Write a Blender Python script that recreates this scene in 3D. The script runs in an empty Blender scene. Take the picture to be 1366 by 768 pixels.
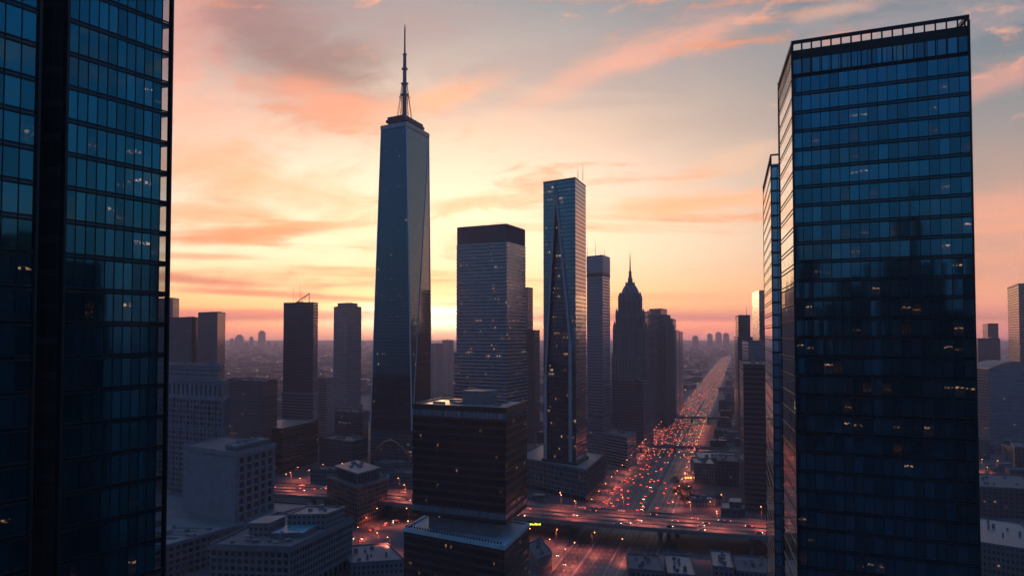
import bpy, math, random
from mathutils import Vector
R = random.Random(7)
S = bpy.context.scene
C = S.collection
rad = math.radians

# ------------------------------------------------------------------ camera
F = 1366.0                      # focal length in photo pixels
PITCH = math.atan(61 / F)
CAMH = 150.0
cam_d = bpy.data.cameras.new("camera")
cam_d.sensor_width = 36.0
cam_d.lens = 36.0 * F / 1366.0
cam_d.clip_start = 1.0
cam_d.clip_end = 80000.0
cam = bpy.data.objects.new("camera", cam_d)
cam.location = (0, 0, CAMH)
cam.rotation_euler = (rad(90) + PITCH, 0, 0)
C.objects.link(cam)
S.camera = cam

# ------------------------------------------------------------------ render / exposure
S.view_settings.view_transform = 'Standard'
S.view_settings.look = 'None'
S.view_settings.exposure = 0.22
S.view_settings.gamma = 1.0
cy = S.cycles
cy.use_denoising = True
cy.denoiser = 'OPENIMAGEDENOISE'
cy.max_bounces = 6
cy.diffuse_bounces = 2
cy.glossy_bounces = 3
cy.transmission_bounces = 3
cy.transparent_max_bounces = 8
cy.volume_bounces = 1
cy.sample_clamp_indirect = 3.0
cy.caustics_reflective = False
cy.caustics_refractive = False
cy.use_adaptive_sampling = True
cy.adaptive_threshold = 0.02

SUN_AZ = -4.5                   # degrees right of the viewing axis
SUN_EL = 2.2
SKY_STRENGTH = 0.97
HAZE_DENSITY = 0.95e-4


# ------------------------------------------------------------------ node maths helper
class E:
    """a scalar socket that can be written in arithmetic"""
    nt = None

    def __init__(s, sock): s.s = sock

    @staticmethod
    def op(o, *a, clamp=False):
        n = E.nt.nodes.new('ShaderNodeMath'); n.operation = o; n.use_clamp = clamp
        for i, v in enumerate(a):
            if isinstance(v, E): E.nt.links.new(v.s, n.inputs[i])
            else: n.inputs[i].default_value = v
        return E(n.outputs[0])

    def __add__(s, o): return E.op('ADD', s, o)
    __radd__ = __add__
    def __sub__(s, o): return E.op('SUBTRACT', s, o)
    def __rsub__(s, o): return E.op('SUBTRACT', o, s)
    def __mul__(s, o): return E.op('MULTIPLY', s, o)
    __rmul__ = __mul__
    def __truediv__(s, o): return E.op('DIVIDE', s, o)
    def __rtruediv__(s, o): return E.op('DIVIDE', o, s)
    def __gt__(s, o): return E.op('GREATER_THAN', s, o)
    def __lt__(s, o): return E.op('LESS_THAN', s, o)
    def floor(s): return E.op('FLOOR', s)
    def fract(s): return E.op('FRACT', s)
    def clamp(s): return E.op('ADD', s, 0.0, clamp=True)
    def smooth(s, a, b):
        n = E.nt.nodes.new('ShaderNodeMapRange'); n.interpolation_type = 'SMOOTHSTEP'
        E.nt.links.new(s.s, n.inputs[0])
        n.inputs[1].default_value = a; n.inputs[2].default_value = b
        n.inputs[3].default_value = 0; n.inputs[4].default_value = 1
        return E(n.outputs[0])


def lin(c):
    return tuple(((v / 255) / 12.92 if v / 255 <= .04045 else ((v / 255 + .055) / 1.055) ** 2.4) for v in c) + (1.0,)


def combine(x, y, z=0.0):
    n = E.nt.nodes.new('ShaderNodeCombineXYZ')
    for i, v in enumerate((x, y, z)):
        if isinstance(v, E): E.nt.links.new(v.s, n.inputs[i])
        else: n.inputs[i].default_value = v
    return n.outputs[0]


def ramp(fac, stops):
    n = E.nt.nodes.new('ShaderNodeValToRGB')
    els = n.color_ramp.elements
    while len(els) < len(stops): els.new(0.5)
    for e, (p, c) in zip(els, stops):
        e.position = p; e.color = c
    E.nt.links.new(fac.s, n.inputs[0])
    return n.outputs[0]


def mixc(fac, a, b, blend='MIX'):
    n = E.nt.nodes.new('ShaderNodeMix'); n.data_type = 'RGBA'; n.blend_type = blend
    for i, v in ((0, fac), (6, a), (7, b)):
        if isinstance(v, E): E.nt.links.new(v.s, n.inputs[i])
        elif hasattr(v, 'is_output'): E.nt.links.new(v, n.inputs[i])
        else: n.inputs[i].default_value = v
    return n.outputs[2]


def noise(vec, scale, detail=4.0, rough=0.55, dist=0.0):
    n = E.nt.nodes.new('ShaderNodeTexNoise')
    E.nt.links.new(vec, n.inputs['Vector'])
    n.inputs['Scale'].default_value = scale
    n.inputs['Detail'].default_value = detail
    n.inputs['Roughness'].default_value = rough
    n.inputs['Distortion'].default_value = dist
    return E(n.outputs[0])


# ------------------------------------------------------------------ world: dusk sky
world = bpy.data.worlds.new("World")
S.world = world
world.use_nodes = True
nt = world.node_tree
nt.nodes.clear()
E.nt = nt
tc = nt.nodes.new('ShaderNodeTexCoord')
sep = nt.nodes.new('ShaderNodeSeparateXYZ')
nt.links.new(tc.outputs['Generated'], sep.inputs[0])
dx, dy, dz = (E(sep.outputs[i]) for i in range(3))
el = E.op('ARCSINE', dz) * 57.29578
az = E.op('ARCTAN2', dx, dy) * 57.29578
elr = (el + 2.0) / 92.0


def estops(l):
    return [((e + 2.0) / 92.0, lin(c)) for e, c in l]


warm = ramp(elr, estops([(-2, (120, 66, 80)), (-0.45, (140, 78, 84)), (0.15, (216, 104, 60)), (0.8, (255, 144, 48)), (1.7, (255, 184, 88)),
                         (2.8, (255, 214, 146)), (4.4, (250, 228, 190)), (6.6, (248, 229, 204)), (9, (242, 215, 194)),
                         (11.5, (218, 190, 172)), (14.5, (180, 168, 164)), (18, (132, 142, 150)), (22, (100, 116, 132)),
                         (30, (74, 108, 146)), (55, (52, 96, 146)), (90, (48, 92, 146))]))
cool = ramp(elr, estops([(-2, (110, 68, 80)), (-0.45, (128, 78, 84)), (0.2, (196, 108, 86)), (1.8, (220, 140, 106)), (4.0, (190, 136, 116)),
                         (7, (156, 132, 124)), (11, (118, 124, 128)), (15, (92, 114, 126)), (19, (76, 104, 120)), (26, (60, 102, 134)),
                         (40, (50, 98, 146)), (90, (48, 92, 146))]))
anti = ramp(elr, estops([(-2, (56, 66, 84)), (0.5, (84, 88, 102)), (3, (84, 110, 130)), (7, (62, 122, 152)), (13, (42, 116, 160)),
                         (22, (32, 108, 162)), (45, (40, 98, 154)), (90, (48, 92, 146))]))
right_w = az.smooth(-3.0, 25.0)
sky = mixc(right_w * 0.92, warm, cool)
far_w = E.op('ABSOLUTE', az + 4.0).smooth(30.0, 68.0)
sky = mixc(far_w, sky, anti)
# glow where the sun has just gone down
ga = (az - SUN_AZ) / 9.0; ge = (el - 1.5) / 1.5
glow = E.op('EXPONENT', (ga * ga + ge * ge) * -1.0)
sky = mixc(glow * 0.8, sky, lin((255, 196, 104)))
ga2 = (az - SUN_AZ) / 16.0; ge2 = (el - 4.6) / 3.0
glow2 = E.op('EXPONENT', (ga2 * ga2 + ge2 * ge2) * -1.0)
sky = mixc(glow2 * 0.5, sky, lin((255, 234, 204)))
gb = (az - SUN_AZ) / 5.0; gf = (el - 0.95) / 0.75
core = E.op('EXPONENT', (gb * gb + gf * gf) * -1.0)
sky = mixc((core * 1.2).clamp(), sky, lin((255, 236, 190)))

# clouds, laid out by direction
cvec = combine(az * 0.055, el * 0.20 + az * 0.012, 3.1)
n1 = noise(cvec, 1.6, 6.0, 0.60, 0.7)
cvec2 = combine(az * 0.04, el * 0.55, 7.7)
n2 = noise(cvec2, 1.5, 5.0, 0.55, 0.4)
cvec3 = combine(az * 0.16, el * 0.36 - az * 0.05, 1.3)
n3 = noise(cvec3, 1.1, 6.0, 0.62, 0.9)


def blob(px, py, sx, sy, slope=0.0):
    a0 = math.degrees(math.atan((px - 683) / F)); e0 = math.degrees(math.atan((445 - py) / F))
    k = math.degrees(1 / F)
    u = (az - a0); v = (el - e0) - (u * slope)
    u = u / (sx * k); v = v / (sy * k)
    return E.op('EXPONENT', (u * u + v * v) * -1.0)


def cloud(sky, mask, col, amt=1.0):
    return mixc((mask * amt).clamp(), sky, lin(col))


front = 1.0 - far_w


n4 = noise(combine(az * 0.30 + n3 * 0.8, el * 0.80 - az * 0.10, 5.9), 1.3, 7.0, 0.66, 0.5)


def ragged(px, py, sx, sy, n, slope=0.0, k=1.5, a=0.12, b=1.15):
    return (blob(px, py, sx * 1.15, sy * 1.35, slope) + (n - 0.5) * k + (n4 - 0.5) * 0.7).smooth(a, b)


# general veil of thin streaks
sky = cloud(sky, n2.smooth(0.50, 0.66) * el.smooth(0.5, 3.0) * (1.0 - el.smooth(5.0, 10.0)) * front, (240, 162, 118), 0.5)
# soft grey-mauve high clouds
sky = cloud(sky, n1.smooth(0.44, 0.62) * el.smooth(9.0, 15.0) * front, (150, 142, 148), 0.5)
# pink mass, upper left
sky = cloud(sky, ragged(245, 190, 130, 90, n3, -0.1), (240, 172, 148), 0.7)
sky = cloud(sky, ragged(360, 255, 170, 34, n3, -0.25), (244, 172, 136), 0.85)
sky = cloud(sky, ragged(250, 40, 80, 60, n3, 0.3), (228, 150, 136), 0.75)
sky = cloud(sky, ragged(400, 78, 120, 62, n3, -0.35, 1.1), (112, 92, 102), 1.0)
sky = cloud(sky, ragged(350, 30, 90, 40, n1, -0.2, 1.3), (150, 114, 118), 0.7)
sky = cloud(sky, ragged(440, 140, 110, 26, n3, -0.22, 1.4), (240, 150, 122), 0.75)
sky = cloud(sky, ragged(590, 128, 90, 16, n3, 0.3, 1.4), (244, 168, 132), 0.7)
sky = cloud(sky, ragged(500, 40, 120, 50, n1), (160, 138, 142), 0.6)
# diagonal pink streak, upper centre, with a grey bank above it
sky = cloud(sky, ragged(905, 42, 150, 30, n3, 0.40, 1.3), (140, 132, 140), 0.75)
sky = cloud(sky, ragged(800, 92, 125, 20, n3, 0.42, 1.2), (236, 170, 146), 0.6)
sky = cloud(sky, ragged(900, 62, 90, 18, n3, 0.30, 1.2), (236, 164, 140), 0.7)
# streaks low on the left
sky = cloud(sky, ragged(330, 316, 140, 9, n2, 0.10, 1.6), (226, 132, 98), 0.95)
sky = cloud(sky, ragged(270, 292, 110, 10, n3, -0.02, 1.3), (240, 160, 120), 0.85)
sky = cloud(sky, ragged(265, 378, 100, 6, n2, -0.06, 1.6), (190, 106, 88), 0.95)
sky = cloud(sky, ragged(370, 394, 190, 4, n2, -0.05, 1.6), (206, 120, 88), 0.9)
sky = cloud(sky, ragged(300, 420, 190, 6, n2, 0.0, 1.6), (226, 112, 76), 0.85)
sky = cloud(sky, ragged(250, 346, 80, 4, n2, 0.0, 1.6), (226, 148, 112), 0.8)
sky = cloud(sky, ragged(615, 272, 70, 8, n3, 0.1, 1.3), (226, 176, 144), 0.85)
# right hand bank
sky = cloud(sky, ragged(910, 276, 150, 14, n3, 0.05, 1.3), (244, 172, 130), 0.95)
sky = cloud(sky, ragged(960, 226, 90, 16, n1, 0.3, 1.3), (222, 182, 156), 0.75)
sky = cloud(sky, ragged(900, 396, 170, 5, n2, 0.0, 1.6), (240, 166, 112), 0.8)
sky = cloud(sky, ragged(930, 424, 230, 6, n2, 0.0, 1.6), (222, 128, 98), 0.8)
sky = cloud(sky, ragged(1335, 140, 70, 14, n3, 0.3, 1.3), (222, 152, 134), 0.6)
sky = cloud(sky, blob(1340, 300, 90, 55, 0.0) * n1.smooth(0.25, 0.6), (234, 158, 130), 0.65)
sky = cloud(sky, ragged(1120, 30, 60, 8, n3, 0.1, 1.3), (206, 160, 142), 0.7)
# cloud variation far from the sun too
sky = cloud(sky, n1.smooth(0.50, 0.72) * far_w * el.smooth(2.0, 8.0), (70, 116, 146), 0.3)

bg = nt.nodes.new('ShaderNodeBackground')
nt.links.new(sky, bg.inputs[0])
low = E.op('EXPONENT', E.op('MINIMUM', 0.022 / E.op('MAXIMUM', dz, 0.008), 2.1))
nt.links.new((((low - 1.0) * front + 1.0 + core * 6.0 + glow * 0.6 + front * E.op('EXPONENT', ((el - 0.7) / 1.3) * ((el - 0.7) / 1.3) * -1.0) * 0.9) * SKY_STRENGTH).s, bg.inputs[1])
nis = nt.nodes.new('ShaderNodeTexSky')
nis.sky_type = 'NISHITA'
nis.sun_disc = False
nis.sun_elevation = rad(SUN_EL)
nis.sun_rotation = rad(SUN_AZ)
nis.altitude = 150
nis.dust_density = 3.0
bg2 = nt.nodes.new('ShaderNodeBackground')
nt.links.new(nis.outputs[0], bg2.inputs[0])
bg2.inputs[1].default_value = 0.02
addsh = nt.nodes.new('ShaderNodeAddShader')
nt.links.new(bg.outputs[0], addsh.inputs[0])
nt.links.new(bg2.outputs[0], addsh.inputs[1])
wo = nt.nodes.new('ShaderNodeOutputWorld')
nt.links.new(addsh.outputs[0], wo.inputs[0])
world.cycles.sampling_method = 'MANUAL'
world.cycles.sample_map_resolution = 1024

# ------------------------------------------------------------------ sun
sun_d = bpy.data.lights.new("sun", 'SUN')
sun_d.energy = 1.3
sun_d.angle = rad(1.5)
sun_d.color = (1.0, 0.50, 0.24)
sun = bpy.data.objects.new("sun", sun_d)
C.objects.link(sun)
sd = Vector((math.sin(rad(SUN_AZ)) * math.cos(rad(SUN_EL)), math.cos(rad(SUN_AZ)) * math.cos(rad(SUN_EL)), math.sin(rad(SUN_EL))))
sun.rotation_euler = sd.to_track_quat('Z', 'Y').to_euler()
sun.location = (0, 3000, 900)


# ================================================================== geometry helpers
def P(px, py, d):
    a = (px - 683) / F; b = (384 - py) / F
    v = Vector((a, math.cos(PITCH) - b * math.sin(PITCH), math.sin(PITCH) + b * math.cos(PITCH)))
    return Vector((0, 0, CAMH)) + v * (d / v.y)


def Xp(px, d): return P(px, 445, d).x
def Zp(py, d): return P(683, py, d).z


def G(px, py, z=0.0):
    """ground point seen at a pixel, at height z"""
    p = P(px, py, 100.0) - Vector((0, 0, CAMH))
    t = (z - CAMH) / p.z
    return (p.x * t, p.y * t)


def fp(pl, dl, pc, dc, pr, dr):
    """parallelogram footprint from left, near corner and right column"""
    L = (Xp(pl, dl), dl); K = (Xp(pc, dc), dc); Q = (Xp(pr, dr), dr)
    return [L, K, Q, (L[0] + Q[0] - K[0], L[1] + Q[1] - K[1])]


def area2(pts):
    return sum(pts[i][0] * pts[(i + 1) % len(pts)][1] - pts[(i + 1) % len(pts)][0] * pts[i][1] for i in range(len(pts)))


def ccw(pts):
    return list(pts) if area2(pts) > 0 else list(reversed(pts))


def inset(pts, d):
    """move every edge of a convex ccw polygon inwards by d (negative: outwards)"""
    pts = ccw(pts); n = len(pts); out = []
    for i in range(n):
        p0, p1, p2 = Vector(pts[i - 1]), Vector(pts[i]), Vector(pts[(i + 1) % n])
        e1 = (p1 - p0).normalized(); e2 = (p2 - p1).normalized()
        n1 = Vector((-e1.y, e1.x)); n2 = Vector((-e2.y, e2.x))
        k = 1 + n1.dot(n2)
        q = p1 + (n1 + n2) * (d / max(k, 0.2))
        out.append((q.x, q.y))
    return out


class MB:
    def __init__(s): s.v = []; s.f = []; s.uv = []; s.m = []

    def face(s, pts, uv=None, m=0):
        i = len(s.v); s.v += [tuple(p) for p in pts]
        s.f.append(tuple(range(i, i + len(pts))))
        s.uv.append(uv if uv else [(p[0], p[1]) for p in pts]); s.m.append(m)

    def wall(s, p0, p1, z0, z1, m=0, u0=0.0):
        l = math.hypot(p1[0] - p0[0], p1[1] - p0[1])
        s.face([(p0[0], p0[1], z0), (p1[0], p1[1], z0), (p1[0], p1[1], z1), (p0[0], p0[1], z1)],
               [(u0, z0), (u0 + l, z0), (u0 + l, z1), (u0, z1)], m)
        return u0 + l

    def prism(s, pts, z0, z1, m=0, mt=None, top=True, bottom=False, u0=0.0):
        pts = ccw(pts); n = len(pts); u = u0
        for i in range(n): u = math.ceil(s.wall(pts[i], pts[(i + 1) % n], z0, z1, m, u)) + 7
        if top: s.face([(p[0], p[1], z1) for p in pts], None, m if mt is None else mt)
        if bottom: s.face([(p[0], p[1], z0) for p in reversed(pts)], None, m)

    def ring(s, pts, z0, z1, t, m=0):
        """a hollow ring (parapet) of thickness t inside the outline"""
        o = ccw(pts); i_ = inset(o, t); n = len(o)
        for k in range(n):
            j = (k + 1) % n
            s.wall(o[k], o[j], z0, z1, m); s.wall(i_[j], i_[k], z0, z1, m)
            s.face([(*o[k], z1), (*o[j], z1), (*i_[j], z1), (*i_[k], z1)], None, m)
            s.face([(*o[j], z0), (*o[k], z0), (*i_[k], z0), (*i_[j], z0)], None, m)

    def along(s, p0, p1, t0, t1, a, b, z0, z1, m=0):
        """box on a wall line: from t0 to t1 metres along p0->p1, from a to b metres outwards"""
        d = Vector((p1[0] - p0[0], p1[1] - p0[1])).normalized(); o = Vector((d.y, -d.x))
        q = Vector(p0[:2])
        c = [q + d * t0 + o * b, q + d * t1 + o * b, q + d * t1 + o * a, q + d * t0 + o * a]
        s.prism([(x.x, x.y) for x in c], z0, z1, m, bottom=True)

    def box(s, cx, cy_, z0, sx, sy, h, rot=0.0, m=0, mt=None):
        c, sn = math.cos(rot), math.sin(rot)
        pts = [(cx + c * x - sn * y, cy_ + sn * x + c * y) for x, y in
               ((-sx / 2, -sy / 2), (sx / 2, -sy / 2), (sx / 2, sy / 2), (-sx / 2, sy / 2))]
        s.prism(pts, z0, z0 + h, m, mt, bottom=True)

    def tube(s, p, q, r0, r1=None, n=8, m=0, cap=True):
        r1 = r0 if r1 is None else r1
        p, q = Vector(p), Vector(q); d = (q - p).normalized()
        a = d.orthogonal().normalized(); b = d.cross(a)
        A = [p + (a * math.cos(2 * math.pi * k / n) + b * math.sin(2 * math.pi * k / n)) * r0 for k in range(n)]
        B = [q + (a * math.cos(2 * math.pi * k / n) + b * math.sin(2 * math.pi * k / n)) * r1 for k in range(n)]
        for k in range(n):
            j = (k + 1) % n
            s.face([A[k], A[j], B[j], B[k]], None, m)
        if cap:
            s.face(B, None, m); s.face(list(reversed(A)), None, m)

    def lathe(s, cx, cy_, prof, n=16, m=0, rot=0.0):
        for (r0, z0), (r1, z1) in zip(prof, prof[1:]):
            for k in range(n):
                a = rot + 2 * math.pi * k / n; b = rot + 2 * math.pi * (k + 1) / n
                p = [(cx + r0 * math.cos(a), cy_ + r0 * math.sin(a), z0), (cx + r0 * math.cos(b), cy_ + r0 * math.sin(b), z0),
                     (cx + r1 * math.cos(b), cy_ + r1 * math.sin(b), z1), (cx + r1 * math.cos(a), cy_ + r1 * math.sin(a), z1)]
                if r1 < 1e-4: p = p[:3]
                elif r0 < 1e-4: p = [p[0], p[2], p[3]]
                s.face(p, [(k * 3, q[2]) for q in p], m)

    def mesh(s, name, mats, off=(0, 0, 0)):
        me = bpy.data.meshes.new(name)
        ox, oy, oz = off
        me.from_pydata([(v[0] - ox, v[1] - oy, v[2] - oz) for v in s.v], [], s.f)
        ul = me.uv_layers.new(name="UVMap")
        flat = []
        for u in s.uv:
            for a in u: flat += [a[0], a[1]]
        ul.data.foreach_set('uv', flat)
        for m_ in mats: me.materials.append(m_)
        me.polygons.foreach_set('material_index', s.m)
        me.update()
        return me

    def build(s, name, mats, parent=None, local=False):
        if not isinstance(mats, (list, tuple)): mats = [mats]
        off = (0, 0, 0) if (local or parent is None) else tuple(wloc(parent))
        o = bpy.data.objects.new(name, s.mesh(name, mats, off))
        C.objects.link(o)
        if parent is not None: o.parent = parent
        return o


def wloc(o):
    v = Vector(o.location)
    while o.parent is not None:
        o = o.parent; v += Vector(o.location)
    return v


def tag(o, label, cat, group=None, kind=None):
    o['label'] = label
    o['category'] = cat
    if group: o['group'] = group
    if kind: o['kind'] = kind
    return o


def thing(name, label, cat, loc, group=None):
    o = bpy.data.objects.new(name, None)
    o.empty_display_size = 1.0
    C.objects.link(o); o.location = loc
    return tag(o, label, cat, group)


def struct(name, mb, mats):
    o = mb.build(name, mats); o['kind'] = 'structure'
    return o


def centre(pts):
    return (sum(p[0] for p in pts) / len(pts), sum(p[1] for p in pts) / len(pts), 0.0)


# ================================================================== materials
def new_mat(name):
    m = bpy.data.materials.new(name); m.use_nodes = True
    m.node_tree.nodes.clear(); E.nt = m.node_tree
    out = E.nt.nodes.new('ShaderNodeOutputMaterial')
    return m, out


def principled(col=None, rough=0.6, metal=0.0, spec=0.5):
    n = E.nt.nodes.new('ShaderNodeBsdfPrincipled')
    if col is not None:
        if hasattr(col, 'is_output'): E.nt.links.new(col, n.inputs['Base Color'])
        else: n.inputs['Base Color'].default_value = (*col[:3], 1)
    if isinstance(rough, E): E.nt.links.new(rough.s, n.inputs['Roughness'])
    else: n.inputs['Roughness'].default_value = rough
    n.inputs['Metallic'].default_value = metal
    n.inputs['Specular IOR Level'].default_value = spec
    return n


def plain(name, col, rough=0.7, metal=0.0, var=0.25, scale=0.15, spec=0.5):
    """matt material with uneven weathering"""
    m, out = new_mat(name)
    g = E.nt.nodes.new('ShaderNodeNewGeometry')
    n = noise(g.outputs['Position'], scale, 6.0, 0.65)
    n_b = noise(g.outputs['Position'], scale * 12, 4.0, 0.6)
    f = (n * 0.7 + n_b * 0.3).smooth(0.3, 0.7)
    a = tuple(c * (1 - var) for c in col) + (1,); b = tuple(min(1, c * (1 + var)) for c in col) + (1,)
    p = principled(mixc(f, a, b), (f * 0.2 + (rough - 0.1)), metal, spec)
    E.nt.links.new(p.outputs[0], out.inputs[0])
    return m


def emit(name, col, strength, sample=True):
    m, out = new_mat(name)
    e = E.nt.nodes.new('ShaderNodeEmission')
    e.inputs[0].default_value = (*col, 1); e.inputs[1].default_value = strength
    E.nt.links.new(e.outputs[0], out.inputs[0])
    if not sample: m.cycles.emission_sampling = 'NONE'
    return m


def facade(name, bay, floor, wall, glass, win=(0.15, 0.85, 0.2, 0.8), lit=0.03, lit_col=(1.0, 0.46, 0.16), lit_s=0.9,
           wall_rough=0.75, wall_metal=0.0, glass_metal=0.85, glass_rough=0.08, jitter=0.02, wvar=0.2, strip=False, seed=0.0, lit_cold=0.15):
    """curtain wall / window grid laid out in metres along the wall (u) and up it (v)"""
    m, out = new_mat(name)
    t = E.nt.nodes.new('ShaderNodeTexCoord')
    sp = E.nt.nodes.new('ShaderNodeSeparateXYZ')
    E.nt.links.new(t.outputs['UV'], sp.inputs[0])
    u = E(sp.outputs[0]) / bay; v = E(sp.outputs[1]) / floor
    cu, cv = u.floor(), v.floor(); fu, fv = u.fract(), v.fract()
    mask = (fu > win[0]) * (fu < win[1]) * (fv > win[2]) * (fv < win[3])
    def wn(dx_, dy_):
        w = E.nt.nodes.new('ShaderNodeTexWhiteNoise'); w.noise_dimensions = '3D'
        E.nt.links.new(combine(cu + dx_, cv + dy_, seed), w.inputs['Vector'])
        return E(w.outputs['Value']), w.outputs['Color']
    r1, c1 = wn(0.5, 0.5); r2, _ = wn(31.5, 7.5)
    cl = noise(combine(cu * 0.10, cv * 0.8, seed), 1.0, 2.0, 0.5)
    on = (r1 < (cl.smooth(0.56, 0.72) * (lit * 11.0) + lit * 0.3)) * mask
    sp_n = noise(combine(u * 2.3, v * 4.1, seed), 1.0, 1.0, 0.5).smooth(0.40, 0.60)
    part = (fv > win[2] + (win[3] - win[2]) * 0.45) * (fv < win[2] + (win[3] - win[2]) * 0.85)
    em = on * (part * sp_n * 0.9 + 0.07) * (r2 * r2 * 0.9 + 0.12) * lit_s
    g = E.nt.nodes.new('ShaderNodeNewGeometry')
    nn = noise(g.outputs['Position'], 0.06, 5.0, 0.65)
    nf = noise(g.outputs['Position'], 0.9, 3.0, 0.6)
    k = (nn * 0.65 + nf * 0.35).smooth(0.3, 0.7)
    wcol = mixc(k, tuple(c * (1 - wvar) for c in wall) + (1,), tuple(c * (1 + wvar) for c in wall) + (1,))
    pw = principled(wcol, wall_rough, wall_metal)
    bump = E.nt.nodes.new('ShaderNodeBump'); bump.inputs['Strength'].default_value = 0.6; bump.inputs['Distance'].default_value = 0.3
    E.nt.links.new((1.0 - mask).s, bump.inputs['Height']); E.nt.links.new(bump.outputs[0], pw.inputs['Normal'])
    gcol = mixc(r2 * 0.8, tuple(c * 0.8 for c in glass) + (1,), tuple(min(1, c * 1.2) for c in glass) + (1,))
    pg = principled(gcol, glass_rough, glass_metal)
    # every pane sits a touch out of plane
    vm = E.nt.nodes.new('ShaderNodeVectorMath'); vm.operation = 'SUBTRACT'; E.nt.links.new(c1, vm.inputs[0]); vm.inputs[1].default_value = (.5, .5, .5)
    vs = E.nt.nodes.new('ShaderNodeVectorMath'); vs.operation = 'SCALE'; E.nt.links.new(vm.outputs[0], vs.inputs[0]); vs.inputs['Scale'].default_value = jitter
    va = E.nt.nodes.new('ShaderNodeVectorMath'); va.operation = 'ADD'; E.nt.links.new(vs.outputs[0], va.inputs[0]); E.nt.links.new(g.outputs['Normal'], va.inputs[1])
    vn = E.nt.nodes.new('ShaderNodeVectorMath'); vn.operation = 'NORMALIZE'; E.nt.links.new(va.outputs[0], vn.inputs[0])
    E.nt.links.new(vn.outputs[0], pg.inputs['Normal'])
    ecol = mixc((r2 > (1.0 - lit_cold)), (*lit_col, 1), (1.0, 0.75, 0.48, 1))
    E.nt.links.new(ecol, pg.inputs['Emission Color']); E.nt.links.new(em.s, pg.inputs['Emission Strength'])
    mx = E.nt.nodes.new('ShaderNodeMixShader')
    E.nt.links.new(mask.s, mx.inputs[0]); E.nt.links.new(pw.outputs[0], mx.inputs[1]); E.nt.links.new(pg.outputs[0], mx.inputs[2])
    E.nt.links.new(mx.outputs[0], out.inputs[0])
    m.cycles.emission_sampling = 'NONE'
    return m


def pane_glass(name, tint, rough=0.03, metal=0.92, lit=0.04, lit_s=1.6, seed=0.0, jitter=0.012):
    """one pane per unit UV cell; now and then ceiling lights show through it"""
    m, out = new_mat(name)
    t = E.nt.nodes.new('ShaderNodeTexCoord'); sp = E.nt.nodes.new('ShaderNodeSeparateXYZ')
    E.nt.links.new(t.outputs['UV'], sp.inputs[0])
    u = E(sp.outputs[0]); v = E(sp.outputs[1])
    cu, cv = u.floor(), v.floor(); fu, fv = u.fract(), v.fract()
    w = E.nt.nodes.new('ShaderNodeTexWhiteNoise'); w.noise_dimensions = '3D'
    E.nt.links.new(combine(cu + .5, cv + .5, seed), w.inputs['Vector'])
    w2 = E.nt.nodes.new('ShaderNodeTexWhiteNoise'); w2.noise_dimensions = '3D'
    E.nt.links.new(combine(cu + 40.5, cv + .5, seed), w2.inputs['Vector'])
    r1 = E(w.outputs['Value']); r2 = E(w2.outputs['Value'])
    cl = noise(combine(cu * 0.22, cv * 0.6, seed), 1.0, 2.0, 0.5)
    on = (r1 < (cl.smooth(0.56, 0.70) * (lit * 9.0) + lit * 0.25))
    y0 = r2 * 0.35 + 0.30
    dist = E.op('ABSOLUTE', fv - y0)
    spots = noise(combine(u * 3.3, v * 9.0, seed), 1.0, 1.0, 0.5).smooth(0.47, 0.62)
    strip = (dist < 0.055) * (fu > 0.06) * (fu < 0.94) * spots
    # a few rooms lit through and through, dimly
    room = on * (r1 < lit * 1.5) * spots * (fv > 0.12) * (fv < 0.7) * 0.014
    em = (on * strip * (r2 * r2 * 0.55 + 0.06) + room) * lit_s
    g = E.nt.nodes.new('ShaderNodeNewGeometry')
    gcol = mixc(r2, tuple(c * 0.66 for c in tint) + (1,), tuple(min(1, c * 1.2) for c in tint) + (1,))
    wob = noise(combine(u * 1.2, v * 1.2, seed), 1.0, 1.0, 0.5)
    pg = principled(gcol, rough, metal)
    bump = E.nt.nodes.new('ShaderNodeBump'); bump.inputs['Strength'].default_value = 0.012; bump.inputs['Distance'].default_value = 0.12
    E.nt.links.new(wob.s, bump.inputs['Height']); E.nt.links.new(bump.outputs[0], pg.inputs['Normal'])
    ecol = mixc(r2 > 0.45, (1.0, 0.40, 0.13, 1), (1.0, 0.54, 0.26, 1))
    E.nt.links.new(ecol, pg.inputs['Emission Color']); E.nt.links.new(em.s, pg.inputs['Emission Strength'])
    E.nt.links.new(pg.outputs[0], out.inputs[0])
    m.cycles.emission_sampling = 'NONE'
    return m


def clear_glass(name, tint=(0.75, 0.85, 0.9), refl=0.25):
    m, out = new_mat(name)
    tr = E.nt.nodes.new('ShaderNodeBsdfTransparent'); tr.inputs[0].default_value = (*tint, 1)
    gl = principled((0.3, 0.42, 0.5), 0.04, 1.0)
    mx = E.nt.nodes.new('ShaderNodeMixShader'); mx.inputs[0].default_value = refl
    E.nt.links.new(tr.outputs[0], mx.inputs[1]); E.nt.links.new(gl.outputs[0], mx.inputs[2])
    E.nt.links.new(mx.outputs[0], out.inputs[0])
    return m


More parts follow.
